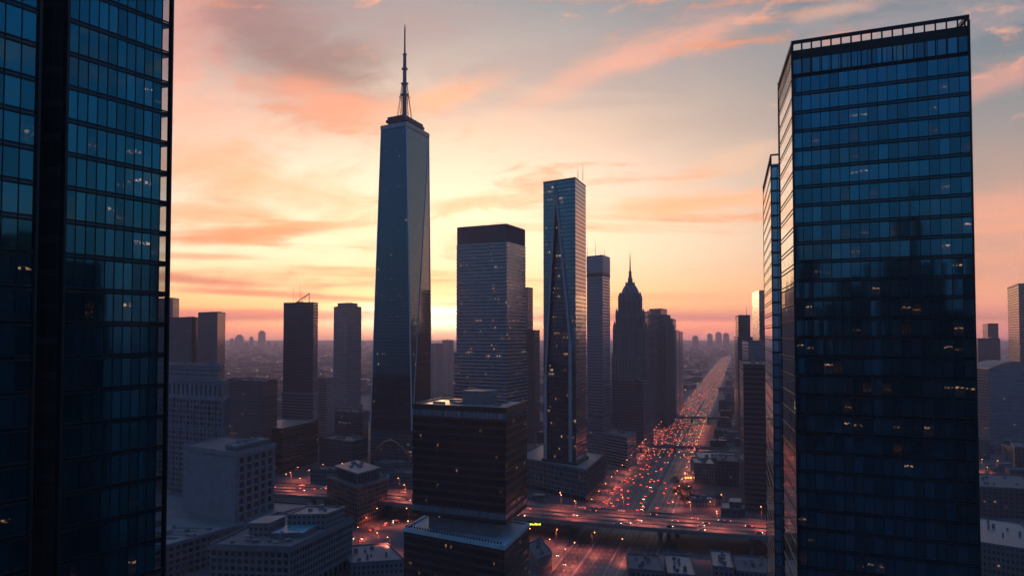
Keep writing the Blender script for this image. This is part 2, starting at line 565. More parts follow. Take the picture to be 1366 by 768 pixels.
M = {}
M['frame'] = plain('dark_frame', (0.012, 0.014, 0.018), 0.45, 0.4, 0.2)
M['dark'] = plain('dark_cladding', (0.010, 0.011, 0.013), 0.6, 0.0, 0.2)
M['steel'] = plain('grey_steel', (0.14, 0.14, 0.15), 0.5, 0.6, 0.25, 0.5)
M['fin'] = plain('pale_fin', (0.25, 0.27, 0.31), 0.45, 0.1, 0.15, 0.2)
M['stone'] = plain('grey_stone', (0.095, 0.112, 0.135), 0.8, 0, 0.3)
M['stone_pale'] = plain('pale_stone', (0.125, 0.15, 0.185), 0.8, 0, 0.28)
M['stone_brown'] = plain('brown_stone', (0.12, 0.10, 0.10), 0.8, 0, 0.25)
M['deco'] = plain('deco_stone', (0.20, 0.185, 0.185), 0.8, 0, 0.25)
M['brick'] = plain('red_brick', (0.15, 0.075, 0.055), 0.85, 0, 0.25)
M['roof'] = plain('roof_gravel', (0.075, 0.082, 0.092), 0.65, 0, 0.5, 0.12)
M['roof_pale'] = plain('roof_membrane', (0.12, 0.145, 0.165), 0.45, 0, 0.55, 0.12)
M['terrace'] = plain('terrace_paving', (0.30, 0.42, 0.48), 0.5, 0, 0.25, 0.2)
M['roof_teal'] = plain('teal_roof_sheet', (0.03, 0.26, 0.32), 0.3, 0, 0.25, 0.2)
M['unit'] = plain('roof_unit_metal', (0.17, 0.17, 0.18), 0.5, 0.3, 0.3, 0.4)
M['concrete'] = plain('bridge_concrete', (0.16, 0.15, 0.145), 0.8, 0, 0.3, 0.1)
M['paint'] = plain('lane_paint', (0.50, 0.47, 0.44), 0.55, 0, 0.3, 0.6)
M['walk'] = plain('pavement_slabs', (0.11, 0.105, 0.105), 0.75, 0, 0.35, 0.1)
M['ground'] = plain('city_ground', (0.085, 0.078, 0.080), 0.8, 0, 0.6, 0.03)
M['trunk'] = plain('bark', (0.03, 0.022, 0.016), 0.9)
M['leaf'] = plain('leaf', (0.035, 0.045, 0.02), 0.7, 0, 0.5, 0.7)
M['wood'] = plain('distant_leaf', (0.03, 0.036, 0.022), 0.8, 0, 0.5, 0.05)
M['tail'] = emit('tail_light', (1.0, 0.055, 0.025), 15.0)
M['tail_far'] = emit('far_tail_light', (1.0, 0.075, 0.03), 15.0, False)
M['head'] = emit('head_light', (1.0, 0.70, 0.42), 16.0)
M['head_far'] = emit('far_head_light', (1.0, 0.52, 0.28), 9.0, False)
M['lamp'] = emit('street_lamp_glow', (1.0, 0.33, 0.09), 12.0, False)
M['city_light'] = emit('distant_lamp_glow', (1.0, 0.62, 0.34), 5.0, False)
M['yellow_sign'] = emit('yellow_sign_glow', (1.0, 0.62, 0.06), 2.2, False)
M['shop'] = emit('shop_light', (1.0, 0.52, 0.22), 1.2, False)
M['pale_lit'] = emit('dim_shop_light', (1.0, 0.42, 0.18), 0.35, False)
M['rubber'] = plain('tyre', (0.012, 0.012, 0.012), 0.8)
M['car_glass'] = plain('car_window', (0.01, 0.012, 0.015), 0.1)
CAR_COLS = [('white', (0.6, 0.6, 0.6)), ('black', (0.012, 0.012, 0.013)), ('grey', (0.16, 0.16, 0.17)), ('silver', (0.38, 0.39, 0.4)), ('dark red', (0.16, 0.015, 0.012))]
for n_, c_ in CAR_COLS: M['car_' + n_] = plain('car_paint_' + n_.replace(' ', '_'), c_, 0.3, 0.1, 0.1)


def asphalt(name, col, rough):
    m, out = new_mat(name)
    t = E.nt.nodes.new('ShaderNodeTexCoord'); sp = E.nt.nodes.new('ShaderNodeSeparateXYZ')
    E.nt.links.new(t.outputs['UV'], sp.inputs[0])
    u = E(sp.outputs[0]); v = E(sp.outputs[1])
    # wheel tracks run along the road: u across, v along (metres)
    tr = noise(combine(u * 0.55, v * 0.006, 0.3), 1.0, 5.0, 0.65)
    pt = noise(combine(u * 0.05, v * 0.03, 4.3), 1.0, 5.0, 0.6)
    k = (tr * 0.6 + pt * 0.4).smooth(0.34, 0.66)
    c = mixc(k, tuple(x * 0.6 for x in col) + (1,), tuple(x * 1.5 for x in col) + (1,))
    p = principled(c, (k * -0.28 + (rough + 0.14)), 0.0, 0.6)
    E.nt.links.new(p.outputs[0], out.inputs[0])
    return m


M['asphalt'] = asphalt('asphalt', (0.062, 0.052, 0.052), 0.48)

# ================================================================== ground and roads
mb = MB()
mb.face([(-20000, -6000, 0), (20000, -6000, 0), (20000, 24000, 0), (-20000, 24000, 0)])
struct('ground', mb, M['ground'])

AV0 = (107.0, 887.0); AVS = 0.2226        # the avenue's axis: x = 107 + .2226 (y - 887)
AVL = math.hypot(AVS, 1.0)
AVD = Vector((AVS / AVL, 1 / AVL)); AVN = Vector((AVD.y, -AVD.x))   # along, and to the right


def av(t, y):
    """point of the avenue: t metres right of its axis, at forward distance y"""
    p = Vector((AV0[0] + AVS * (y - AV0[1]), y)) + AVN * t
    return (p.x, p.y)


def ribbon(mb, pts, w, z, m=0, zoff=None):
    """road strip of width w along a polyline of (x, y[, z])"""
    L = 0.0; prev = None; n = len(pts)
    for i, p in enumerate(pts):
        a = Vector(pts[max(0, i - 1)][:2]); b = Vector(pts[min(n - 1, i + 1)][:2])
        d = (b - a).normalized(); o = Vector((d.y, -d.x))
        zz = p[2] if len(p) > 2 else z
        q = Vector(p[:2]); l_ = q - o * (w / 2); r_ = q + o * (w / 2)
        if prev: L2 = L + (q - prev[2]).length
        else: L2 = 0.0
        if prev:
            mb.face([(prev[0].x, prev[0].y, prev[3]), (prev[1].x, prev[1].y, prev[3]), (r_.x, r_.y, zz), (l_.x, l_.y, zz)],
                    [(0, L), (w, L), (w, L2), (0, L2)], m)
        prev = (l_, r_, q, zz); L = L2


mb = MB()
ribbon(mb, [av(0, 240), av(0, 900), av(0, 1600), av(0, 3000), av(0, 7000)], 67.0, 0.02)
struct('avenue_road', mb, M['asphalt'])
mb = MB()
for t, y0, y1 in ((-29.5, 300, 2200), (-15.5, 300, 2200), (-14.7, 300, 2200), (3.5, 300, 2600), (11.0, 300, 2600), (31.5, 300, 2200)):
    ribbon(mb, [av(t, y0), av(t, y1)], 0.35, 0.028)
for t in (-26, -22.5, -19, -11, -7.5, -4, -0.5, 15, 19, 23, 27):
    y = 560.0
    while y < 1250:
        ribbon(mb, [av(t, y), av(t, y + 5)], 0.3, 0.028); y += 13
struct('avenue_lane_markings', mb, M['paint'])
mb = MB()
for t in (-36.5, 36.5):
    a, b = av(t - 3, 560), av(t - 3, 2600); c, d = av(t + 3, 2600), av(t + 3, 560)
    mb.prism([a, b, c, d], 0.0, 0.14)
struct('avenue_pavement', mb, M['walk'])
mb = MB()
for t, w, y0, y1 in ((-15.1, 0.5, 880, 2300), (7.2, 1.6, 870, 2400)):
    a, b = av(t - w / 2, y0), av(t - w / 2, y1); c, d = av(t + w / 2, y1), av(t + w / 2, y0)
    mb.prism([a, b, c, d], 0.0, 0.85)
tag(mb.build('median_barrier', M['concrete']), 'long low concrete barriers dividing the lanes of the wide avenue', 'barrier')

# cross streets and slip roads
mb = MB()
for y, x0, x1, w in ((1105, -700, 180, 15), (1330, -600, 1200, 14), (1720, -700, 1500, 14), (2200, -900, 1700, 16)):
    ribbon(mb, [(x0, y), (x1, y)], w, 0.012)
ribbon(mb, [(330, 905), (520, 1010), (700, 1080), (1100, 1130)], 30, 0.012)
struct('cross_street', mb, M['asphalt'])
mb = MB()
slip = [G(*p) for p in ((548, 694), (520, 697), (490, 707), (474, 722), (486, 738), (520, 750), (560, 756))]
ribbon(mb, slip, 13, 0.016)
slip2 = [G(*p) for p in ((690, 722), (716, 728), (738, 737), (752, 750), (757, 768), (750, 800))]
ribbon(mb, slip2, 14, 0.024)
slip3 = [G(*p) for p in ((430, 700), (480, 690), (560, 684), (640, 690), (720, 704), (800, 712))]
ribbon(mb, slip3, 16, 0.008)
struct('slip_road', mb, M['asphalt'])

# ------------------------------------------------------------------ overpass
DECK_Z = 14.0
OV = [(-640, 1010), (-420, 955), (-207, 905), (-98, 866), (10, 800), (95, 757), (177, 722), (290, 685), (420, 640)]


def ov_at(s):
    """centre point and direction at arc length s along the overpass"""
    for a, b in zip(OV, OV[1:]):
        l = math.hypot(b[0] - a[0], b[1] - a[1])
        if s <= l or b == OV[-1]:
            t = s / l; d = Vector((b[0] - a[0], b[1] - a[1])).normalized()
            return Vector((a[0] + (b[0] - a[0]) * t, a[1] + (b[1] - a[1]) * t)), d
        s -= l


def smooth_line(pts, k=6):
    out = []
    for i in range(len(pts) - 1):
        p0 = Vector(pts[max(i - 1, 0)]); p1 = Vector(pts[i]); p2 = Vector(pts[i + 1]); p3 = Vector(pts[min(i + 2, len(pts) - 1)])
        for j in range(k):
            t = j / k
            q = 0.5 * ((2 * p1) + (p2 - p0) * t + (2 * p0 - 5 * p1 + 4 * p2 - p3) * t * t + (3 * p1 - p0 - 3 * p2 + p3) * t ** 3)
            out.append((q.x, q.y))
    out.append(tuple(pts[-1]))
    return out


OV = smooth_line(OV)
OW = 62.0


def offset_line(pts, t):
    out = []
    for i, p in enumerate(pts):
        a = Vector(pts[max(0, i - 1)]); b = Vector(pts[min(len(pts) - 1, i + 1)])
        d = (b - a).normalized(); o = Vector((d.y, -d.x))
        q = Vector(p) + o * t
        out.append((q.x, q.y))
    return out


ovt = thing('overpass', 'long concrete overpass carrying a wide road across the avenue', 'overpass', (10, 800, 0))
mb = MB()
l_, r_ = offset_line(OV, -OW / 2), offset_line(OV, OW / 2)
for i in range(len(OV) - 1):
    a, b, c, d = l_[i], l_[i + 1], r_[i + 1], r_[i]
    mb.face([(*d, DECK_Z - 1.8), (*a, DECK_Z - 1.8), (*b, DECK_Z - 1.8), (*c, DECK_Z - 1.8)][::-1])
    mb.wall(d, c, DECK_Z - 1.8, DECK_Z - 0.01); mb.wall(b, a, DECK_Z - 1.8, DECK_Z - 0.01)
    mb.face([(*d, DECK_Z - .01), (*c, DECK_Z - .01), (*b, DECK_Z - .01), (*a, DECK_Z - .01)])
mb.build('deck', M['concrete'], ovt)
mb = MB(); ribbon(mb, OV, OW - 1.6, DECK_Z + 0.004); mb.build('road_surface', M['asphalt'], ovt)
mb = MB()
for t in (-28.5, -16.3, -1.2, 1.2, 16.3, 28.5):
    ribbon(mb, offset_line(OV, t), 0.35, DECK_Z + 0.010)
for t in (-24.5, -20.4, -12.4, -8.6, -4.8, 4.8, 8.6, 12.4, 20.4, 24.5):
    L_ = offset_line(OV, t)
    for a, b in zip(L_, L_[1:]):
        n = max(1, int(math.hypot(b[0] - a[0], b[1] - a[1]) / 12))
        for k in range(n):
            f0, f1 = k / n, (k + 0.42) / n
            ribbon(mb, [(a[0] + (b[0] - a[0]) * f0, a[1] + (b[1] - a[1]) * f0), (a[0] + (b[0] - a[0]) * f1, a[1] + (b[1] - a[1]) * f1)], 0.28, DECK_Z + 0.010)
mb.build('lane_marking', M['paint'], ovt)
for side in (-1, 1):
    mb = MB()
    A_ = offset_line(OV, side * OW / 2); B_ = offset_line(OV, side * (OW / 2 - 0.45))
    for i in range(len(OV) - 1):
        q = [A_[i], A_[i + 1], B_[i + 1], B_[i]]
        mb.prism(q, DECK_Z - 0.4, DECK_Z + 1.1, bottom=True)
    mb.build('parapet', M['concrete'], ovt)
for t in (-15.4, 0.0, 15.4):
    mb = MB()
    A_ = offset_line(OV, t - 0.3); B_ = offset_line(OV, t + 0.3)
    for i in range(len(OV) - 1):
        mb.prism([A_[i], A_[i + 1], B_[i + 1], B_[i]], DECK_Z + 0.002, DECK_Z + 0.9)
    mb.build('median_barrier', M['concrete'], ovt)
for s in range(60, 1120, 62):
    c, d = ov_at(s)
    o = Vector((d.y, -d.x))
    for t in (-22, 0, 22):
        mb = MB(); q = c + o * t
        # keep the avenue's lanes clear
        if abs((q.x - AV0[0] - AVS * (q.y - AV0[1])) / AVL) < 30 and abs(t) < 30 and abs((q.x - AV0[0] - AVS * (q.y - AV0[1])) / AVL) > 2.5: continue
        ang = math.atan2(d.y, d.x)
        mb.box(q.x, q.y, 0, 2.4, 3.4, DECK_Z - 2.6, ang); mb.box(q.x, q.y, DECK_Z - 2.6, 2.8, 9, 0.79, ang)
        mb.build('pier', M['concrete'], ovt)

# ================================================================== generic buildings
BLOCKED = []            # footprints taken by named buildings: (x, y, radius)


def block(pts, pad=4):
    c = centre(pts); BLOCKED.append((c[0], c[1], max(math.hypot(p[0] - c[0], p[1] - c[1]) for p in pts) + pad))


def roof_units(T, pts, z, n, seed=0, smin=2, smax=5, mat='unit'):
    rr = random.Random(seed); q = inset(pts, min(4.0, 0.2 * math.sqrt(abs(area2(pts)) / 2)))
    a = Vector(q[0]); e1 = Vector(q[1]) - a; e2 = Vector(q[3]) - a; ang = math.atan2(e1.y, e1.x)
    spots = []
    for k in range(n * 4):
        if len(spots) >= n: break
        s_, t_ = rr.uniform(0.08, 0.92), rr.uniform(0.08, 0.92)
        p = a + e1 * s_ + e2 * t_
        w, d, h = rr.uniform(smin, smax), rr.uniform(smin, smax), rr.uniform(1.2, 3.0)
        if any((p - o).length < (w + d) * 0.5 + r for o, r in spots): continue
        spots.append((p, (w + d) * 0.5))
        mb = MB(); mb.box(p.x, p.y, z, w, d, h, ang)
        mb.box(p.x, p.y, z + h, w * 0.8, d * 0.8, 0.25, ang)
        mb.build('roof_unit', M[mat], T)


LASTT = [None]


def tower(name, label, cat, tiers, wall, roof='roof', trim=None, parapet=1.2, units=3, group=None, ledge=True, seed=1, block_it=True):
    """tiers: [(footprint, z0, z1), ...] from the bottom up"""
    base = tiers[0][0]
    T = thing(name, label, cat, centre(base), group)
    LASTT[0] = T
    if block_it: block(base)
    mw = MB(); mt_ = MB(); mr = MB()
    for i, (pts, z0, z1) in enumerate(tiers):
        mw.prism(pts, z0, z1, top=False)
        mr.face([(p[0], p[1], z1 - 0.02) for p in ccw(inset(pts, 0.05))])
        if parapet:
            mt_ = MB(); mt_.ring(inset(pts, -0.12), z1 - 0.3, z1 + parapet, 0.5); mt_.build('parapet', trim or M['dark'], T)
    mw.build('wall', wall, T)
    mr.build('roof', M[roof], T)
    if units: roof_units(T, tiers[-1][0], tiers[-1][2], units, seed)
    return T


def antenna(T, x, y, z, h, r=0.35, name='antenna'):
    mb = MB(); mb.tube((x, y, z), (x, y, z + h * 0.6), r, r * 0.7, 6); mb.tube((x, y, z + h * 0.6), (x, y, z + h), r * 0.5, r * 0.25, 6)
    return mb.build(name, M['steel'], T)


NWIN = {}


def gridwall(T, p0, p1, z0, z1, nb, nf, wall_mat, pane_mat, pw=0.32, sh=0.42, depth=0.45, individual=True, edge=0.6, cell0=0):
    """stone wall with recessed windows: piers and spandrels standing before separate panes"""
    L = math.hypot(p1[0] - p0[0], p1[1] - p0[1])
    bw = (L - 2 * edge) / nb; fh = (z1 - z0) / nf
    mp = MB()
    for i in range(nb + 1):
        c = edge + i * bw; w = bw * pw
        a = 0.0 if i == 0 else c - w / 2; b = L if i == nb else c + w / 2
        mp.along(p0, p1, a, b, -depth, 0.0, z0, z1)
    for j in range(nf + 1):
        a = z0 + j * fh - (0 if j == 0 else fh * sh / 2); b = z0 + j * fh + (0 if j == nf else fh * sh / 2)
        if j == 0: b = z0 + fh * sh / 2
        for i in range(nb):
            mp.along(p0, p1, edge + i * bw + bw * pw / 2, edge + (i + 1) * bw - bw * pw / 2, -depth, -0.06, a, b)
    mp.build('wall', wall_mat, T)
    d = Vector((p1[0] - p0[0], p1[1] - p0[1])).normalized(); o = Vector((d.y, -d.x)); q = Vector(p0[:2])
    rest = MB(); k = 0
    for j in range(nf):
        for i in range(nb):
            a = q + d * (edge + i * bw + bw * pw / 2) - o * (depth - 0.05); b = q + d * (edge + (i + 1) * bw - bw * pw / 2) - o * (depth - 0.05)
            za = z0 + j * fh + fh * sh / 2; zb = z0 + (j + 1) * fh - fh * sh / 2
            one = NWIN.get(T.name, 0) < 96 and (individual or j >= nf - 4)
            w = MB() if one else rest
            e = 0.003
            w.face([(a.x, a.y, za), (b.x, b.y, za), (b.x, b.y, zb), (a.x, a.y, zb)],
                   [(cell0 + i + e, j + e), (cell0 + i + 1 - e, j + e), (cell0 + i + 1 - e, j + 1 - e), (cell0 + i + e, j + 1 - e)])
            if one: w.build('window', pane_mat, T); NWIN[T.name] = NWIN.get(T.name, 0) + 1
            k += 1
    if rest.f: rest.build('window_rest', pane_mat, T)['kind'] = 'stuff'
    return k


# ================================================================== the near glass tower on the left
GLA = pane_glass('tower_pane_blue', (0.035, 0.17, 0.23), 0.04, 0.95, 0.13, 0.7, 3.0)
GLB = pane_glass('tower_pane_deep', (0.035, 0.16, 0.25), 0.04, 0.95, 0.15, 0.8, 9.0)
CLEAR = clear_glass('corner_glass', (0.78, 0.84, 0.88), 0.22)


def curtain(T, p0, p1, zs, nb, pane, near_z, budget, frame='frame', sp_lo=0.25, sp_hi=0.45, mull=0.09, out=0.16, bars=2, clear_last=0, cell0=0, part_bars=True):
    """curtain wall: separate panes, mullions and floor bands; the panes closest to near_z become objects of their own"""
    L = math.hypot(p1[0] - p0[0], p1[1] - p0[1]); bw = L / nb
    d = Vector((p1[0] - p0[0], p1[1] - p0[1])).normalized(); o = Vector((d.y, -d.x)); q = Vector(p0[:2])
    mu = MB(); fb = MB()
    for i in range(nb + 1):
        c = i * bw
        mu.along(p0, p1, c - mull, c + mull, -0.05, out, zs[0], zs[-1])
    for z in zs:
        fb.along(p0, p1, -0.1, L + 0.1, -0.03, out + 0.05, z - 0.12, z + 0.12)
        if bars > 1: fb.along(p0, p1, -0.1, L + 0.1, -0.03, out + 0.05, z + sp_hi - 0.10, z + sp_hi + 0.10)
    mu.build('mullion', M[frame], T)
    floors = sorted(range(len(zs) - 1), key=lambda j: abs((zs[j] + zs[j + 1]) / 2 - near_z))
    chosen = set(); n = 0
    for j in floors:
        if n + nb - clear_last > budget: break
        chosen.add(j); n += nb - clear_last
    rest = MB(); cl = MB(); spn = fb
    rr = random.Random(int(near_z) + nb)
    for j in range(len(zs) - 1):
        za = zs[j] + (sp_hi if bars > 1 else 0.1); zb = zs[j + 1] - 0.1
        for i in range(nb):
            a = q + d * (i * bw + mull * 0.8); b = q + d * ((i + 1) * bw - mull * 0.8)
            jt = [rr.uniform(-.006, .006) for _ in range(4)]
            # each pane very slightly out of true
            t1, t2 = rr.gauss(0, .0026), rr.gauss(0, .0022)
            pts = []
            for (pp, zz, su, sv) in ((a, za, -1, -1), (b, za, 1, -1), (b, zb, 1, 1), (a, zb, -1, 1)):
                r = pp + o * (su * t1 * bw * .5 + sv * t2 * 1.5)
                pts.append((r.x, r.y, zz))
            e = 0.004; ii = i + cell0
            uv = [(ii + e, j + e), (ii + 1 - e, j + e), (ii + 1 - e, j + 1 - e), (ii + e, j + 1 - e)]
            if i >= nb - clear_last: cl.face(pts, uv); continue
            if j in chosen:
                w = MB(); w.face(pts, uv); w.build('window', pane, T)
            else: rest.face(pts, uv)
            if bars > 1:
                spn.face([(a.x, a.y, zs[j] + .1), (b.x, b.y, zs[j] + .1), (b.x, b.y, za), (a.x, a.y, za)], None, 1)
    if rest.f:
        r = rest.build('window_bank', pane, T); r['kind'] = 'stuff'
    fb.build('floor_band', [M[frame], M['spandrel']], T)
    if cl.f: cl.build('corner_window', CLEAR, T)


M['spandrel'] = plain('spandrel_panel', (0.03, 0.06, 0.085), 0.08, 0.9, 0.1)

FLOOR = 4.03
zA = [175.2 + FLOOR * k for k in range(-43, 24)]
p0 = (-53.0, 121.0)
pA = rad(24.0)
dirA = Vector((math.sin(pA), math.cos(pA)))
LA = 17.0
p1 = (p0[0] + dirA.x * LA, p0[1] + dirA.y * LA)
outA = Vector((dirA.y, -dirA.x))
back = Vector((-outA.x, -outA.y)) * 26
TA = thing('glass_office_tower', 'huge near glass office tower with dark recessed slot, filling the left edge', 'office tower', (p0[0] - 12, p0[1] + 10, 0))
nbA = 11; bwA = LA / nbA
core_end = Vector(p0) + dirA * (LA - bwA * 1.15)
mb = MB()
i0 = Vector(p0) - outA * 0.25
ci = core_end - outA * 0.25
mb.prism([(i0.x, i0.y), (ci.x, ci.y), (ci.x + back.x, ci.y + back.y), (i0.x + back.x, i0.y + back.y)], 0, zA[-1] - 0.3)
# slabs of the glazed corner
for z in zA[20:]:
    e = Vector(p1) - outA * 0.12 - dirA * 0.12
    s_ = ci
    mb.prism([(s_.x + dirA.x * .02, s_.y + dirA.y * .02), (e.x, e.y), (e.x - outA.x * 12, e.y - outA.y * 12), (s_.x - outA.x * 12, s_.y - outA.y * 12)], z - 0.1, z + 0.38, bottom=True)
mb.build('core_wall', M['dark'], TA)
curtain(TA, p0, p1, zA, nbA, GLA, 156.0, 90, clear_last=1, mull=.05, out=.06)
# end wall round the glazed corner
pe = (p1[0] - outA.x * 26, p1[1] - outA.y * 26)
mb = MB(); L_ = 26.0
for i in range(14): mb.along(p1, pe, i * 1.9 - 0.08, i * 1.9 + 0.08, -0.05, 0.12, zA[20], zA[-1])
for z in zA[20:]: mb.along(p1, pe, -0.1, L_, -0.03, 0.15, z - 0.12, z + 0.45)
mb.build('end_wall_frame', M['frame'], TA)
mb = MB(); a = Vector(p1); b = a - outA * 12
mb.wall((a.x, a.y), (b.x, b.y), zA[20], zA[-1]); mb.build('corner_window', CLEAR, TA)
mb = MB(); mb.along(p0, p1, -0.45, -0.05, -0.4, 0.3, 0, zA[-1]); mb.along(p0, p1, LA - 0.02, LA + 0.3, -0.3, 0.3, 0, zA[-1])
mb.build('corner_post', M['frame'], TA)
# recessed slot and left wing
q1 = (-55.3, 118.0); q0 = (q1[0] - dirA.x * 11, q1[1] - dirA.y * 11)
mb = MB()
w0 = Vector(q0) - outA * 0.25; w1 = Vector(q1) - outA * 0.25
mb.prism([(w0.x, w0.y), (w1.x, w1.y), (w1.x + back.x * .8, w1.y + back.y * .8), (w0.x + back.x * .8, w0.y + back.y * .8)], 0, zA[-1] + 1.9)
mb.build('wing_wall', M['dark'], TA)
curtain(TA, q0, q1, zA, 5, GLA, 156.0, 0, cell0=30, sp_hi=0.5, mull=.05, out=.07)
mb = MB(); mb.along(q0, q1, 10.98, 11.4, -0.5, 0.3, 0, zA[-1]); mb.build('corner_post', M['frame'], TA)
slot0 = Vector(q1) - outA * 4.0; slot1 = Vector(p0) - outA * 0.1
slot_b = slot0 + dirA * 2.2
SLOT = facade('slot_glass', 1.1, FLOOR, (0.008, 0.009, 0.011), (0.03, 0.035, 0.045), (0.06, 0.94, 0.12, 0.92), 0.0, lit_s=0.0, glass_metal=0.5, seed=17)
mb = MB(); mb.wall((slot0.x + dirA.x * 2.0, slot0.y + dirA.y * 2.0), (slot1.x - dirA.x * .2, slot1.y - dirA.y * .2), 0, zA[-1]); mb.build('slot_wall', SLOT, TA)
mb = MB(); mb.prism([(w0.x, w0.y), (p1[0] - outA.x * .3, p1[1] - outA.y * .3), (p1[0] + back.x * .97, p1[1] + back.y * .97), (w0.x + back.x * .97, w0.y + back.y * .97)], zA[-1] + 2.0, zA[-1] + 3.2, bottom=True); mb.build('roof', M['roof'], TA)
block([p0, p1, (p1[0] + back.x, p1[1] + back.y), (p0[0] + back.x, p0[1] + back.y)], 20)

# ================================================================== the glass tower on the right
F0 = (60.3, 218.0); F1 = (90.2, 199.7); F2 = (97.0, 237.0); F3 = (67.0, 255.0)
TB = thing('glass_office_tower', 'tall dark blue glass office tower with open roof frame, in front of a slimmer twin', 'office tower', (78, 227, 0))
zB = [0.9 + 4.0 * k for k in range(0, 52)]
topB = 212.9
nbB = 18
curtain(TB, F0, F1, zB, nbB, GLB, 152.0, 100, bars=2, sp_hi=0.62, mull=0.055, out=0.10)
LB = math.hypot(F1[0] - F0[0], F1[1] - F0[1])
inn = inset([F0, F1, F2, F3], 0.3)
mb = MB(); mb.prism(inn, 0, 208.68); mb.build('core_wall', M['dark'], TB)
# last storey of glass under the dark roof band
mb = MB()
for i in range(nbB):
    bw = LB / nbB
    d = Vector((F1[0] - F0[0], F1[1] - F0[1])).normalized()
    a = Vector(F0) + d * (i * bw + .06); b = Vector(F0) + d * ((i + 1) * bw - .06)
    mb.face([(a.x, a.y, 205.5), (b.x, b.y, 205.5), (b.x, b.y, 208.7), (a.x, a.y, 208.7)], [(i + .01, 60.01), (i + .99, 60.01), (i + .99, 60.99), (i + .01, 60.99)])
mb.build('top_window', GLB, TB)
mb = MB()
for a, b in ((F0, F1), (F1, F2), (F2, F3), (F3, F0)):
    l = math.hypot(b[0] - a[0], b[1] - a[1])
    mb.along(a, b, 0, l, -0.35, 0.06, 208.7, 210.75)
mb.build('roof_band', M['frame'], TB)
mb = MB()
for a, b, n in ((F0, F1, 17), (F1, F2, 15), (F2, F3, 15), (F3, F0, 15)):
    l = math.hypot(b[0] - a[0], b[1] - a[1])
    for i in range(n + 1):
        mb.along(a, b, max(0, i * l / n - .14), min(l, i * l / n + .14), -0.3, 0.05, 204.9, 212.4)
    mb.along(a, b, -0.1, l + 0.1, -0.45, 0.14, 212.2, topB)
mb.build('roof_frame', M['frame'], TB)
mb = MB(); mb.face([(x, y, 208.70) for x, y in inn]); mb.build('roof', M['roof'], TB)
mb = MB()
for p, q in ((F0, F1), (F1, F2), (F2, F3), (F3, F0)):
    mb.along(p, q, -0.18, 0.18, -0.18, 0.22, 0, 211.9)
mb.build('corner_post', M['frame'], TB)
# side walls: smooth glass with thin floor lines
SIDE = facade('side_glass', 3.7, 4.0, (0.02, 0.02, 0.024), (0.52, 0.50, 0.52), (0.006, 0.994, 0.05, 0.96), 0.006, glass_metal=0.95, glass_rough=0.05, jitter=0.006, seed=2, lit_s=0.5)
mb = MB(); mb.wall(F3, F0, 0.9, 208.7); mb.wall(F1, F2, 0.9, 208.7, u0=60); mb.wall(F2, F3, 0.9, 208.7, u0=120); mb.build('side_glazing', SIDE, TB)
mb = MB()
for z in zB: mb.along(F3, F0, 0.2, 37.0, 0.0, 0.10, z - 0.10, z + 0.10)
mb.build('side_floor_band', M['frame'], TB)
block([F0, F1, F2, F3], 20)

# slimmer twin behind it
H0 = (Xp(1030.5, 330), 330.0); H3 = (Xp(1020, 403), 403.0); H1 = (H0[0] + 36, 308.0); H2 = (H3[0] + 36, 381.0)
TB2 = thing('glass_office_tower', 'glass office tower with warm lit side, half hidden behind the large right one', 'office tower', ((H0[0] + H2[0]) / 2, 355, 0))
topB2 = Zp(206, 330)
mb = MB(); mb.prism(inset([H0, H1, H2, H3], 0.3), 0, topB2 - 4); mb.build('core_wall', M['dark'], TB2)
mb = MB(); mb.wall(H3, H0, 0, topB2 - 3.2); mb.build('side_glazing', SIDE, TB2)
TWIN = facade('twin_glass', 2.1, 4.0, (0.015, 0.017, 0.02), (0.14, 0.32, 0.46), (0.06, 0.94, 0.10, 0.93), 0.02, glass_metal=0.95, glass_rough=0.03, seed=8)
mb = MB(); mb.wall(H0, H1, 0, topB2 - 3.2); mb.wall(H1, H2, 0, topB2 - 3.2, u0=50); mb.wall(H2, H3, 0, topB2 - 3.2, u0=100); mb.build('front_glazing', TWIN, TB2)
mb = MB()
for a, b, n in ((H0, H1, 12), (H1, H2, 20), (H2, H3, 12), (H3, H0, 20)):
    l = math.hypot(b[0] - a[0], b[1] - a[1])
    for i in range(n + 1): mb.along(a, b, max(0, i * l / n - .14), min(l, i * l / n + .14), -0.3, 0.05, topB2 - 3.3, topB2 - .5)
    mb.along(a, b, -0.1, l + .1, -0.4, 0.12, topB2 - 0.5, topB2)
    mb.along(a, b, -0.05, .3, -0.2, 0.1, 0, topB2 - .5)
mb.build('roof_frame', M['frame'], TB2)
mb = MB()
z = 0.9
while z < topB2 - 4: mb.along(H3, H0, 0.2, 74.0, 0.0, 0.10, z - 0.10, z + 0.10); z += 4
mb.build('side_floor_band', M['frame'], TB2)
mb = MB(); mb.face([(x, y, topB2 - 3.9) for x, y in inset([H0, H1, H2, H3], .3)]); mb.build('roof', M['roof'], TB2)
block([H0, H1, H2, H3], 10)

# ================================================================== the black block in the middle
BLK = facade('black_glass', 1.15, 3.9, (0.003, 0.005, 0.009), (0.012, 0.018, 0.028), (0.10, 0.90, 0.25, 0.90), 0.028, lit_s=0.7, glass_metal=0.6, glass_rough=0.12, seed=11, wall_rough=0.5)
BAND = facade('blue_window_band', 1.5, 3.9, (0.02, 0.025, 0.03), (0.30, 0.46, 0.56), (0.12, 0.88, 0.02, 0.98), 0.0, glass_metal=0.9, glass_rough=0.1, jitter=0.08, seed=5)
cpts = fp(551, 510, 675, 480, 703, 530)
zr = Zp(545, 480); zb_ = Zp(700, 480)
TC = thing('office_block', 'black glass office block with flat roof, raised over a wider black base', 'office block', centre(cpts))
mb = MB(); mb.prism(cpts, zb_ + 5.0, zr - 5.2, top=False); mb.prism(cpts, zb_, zb_ + 2.0, top=False, bottom=True); mb.build('wall', BLK, TC)
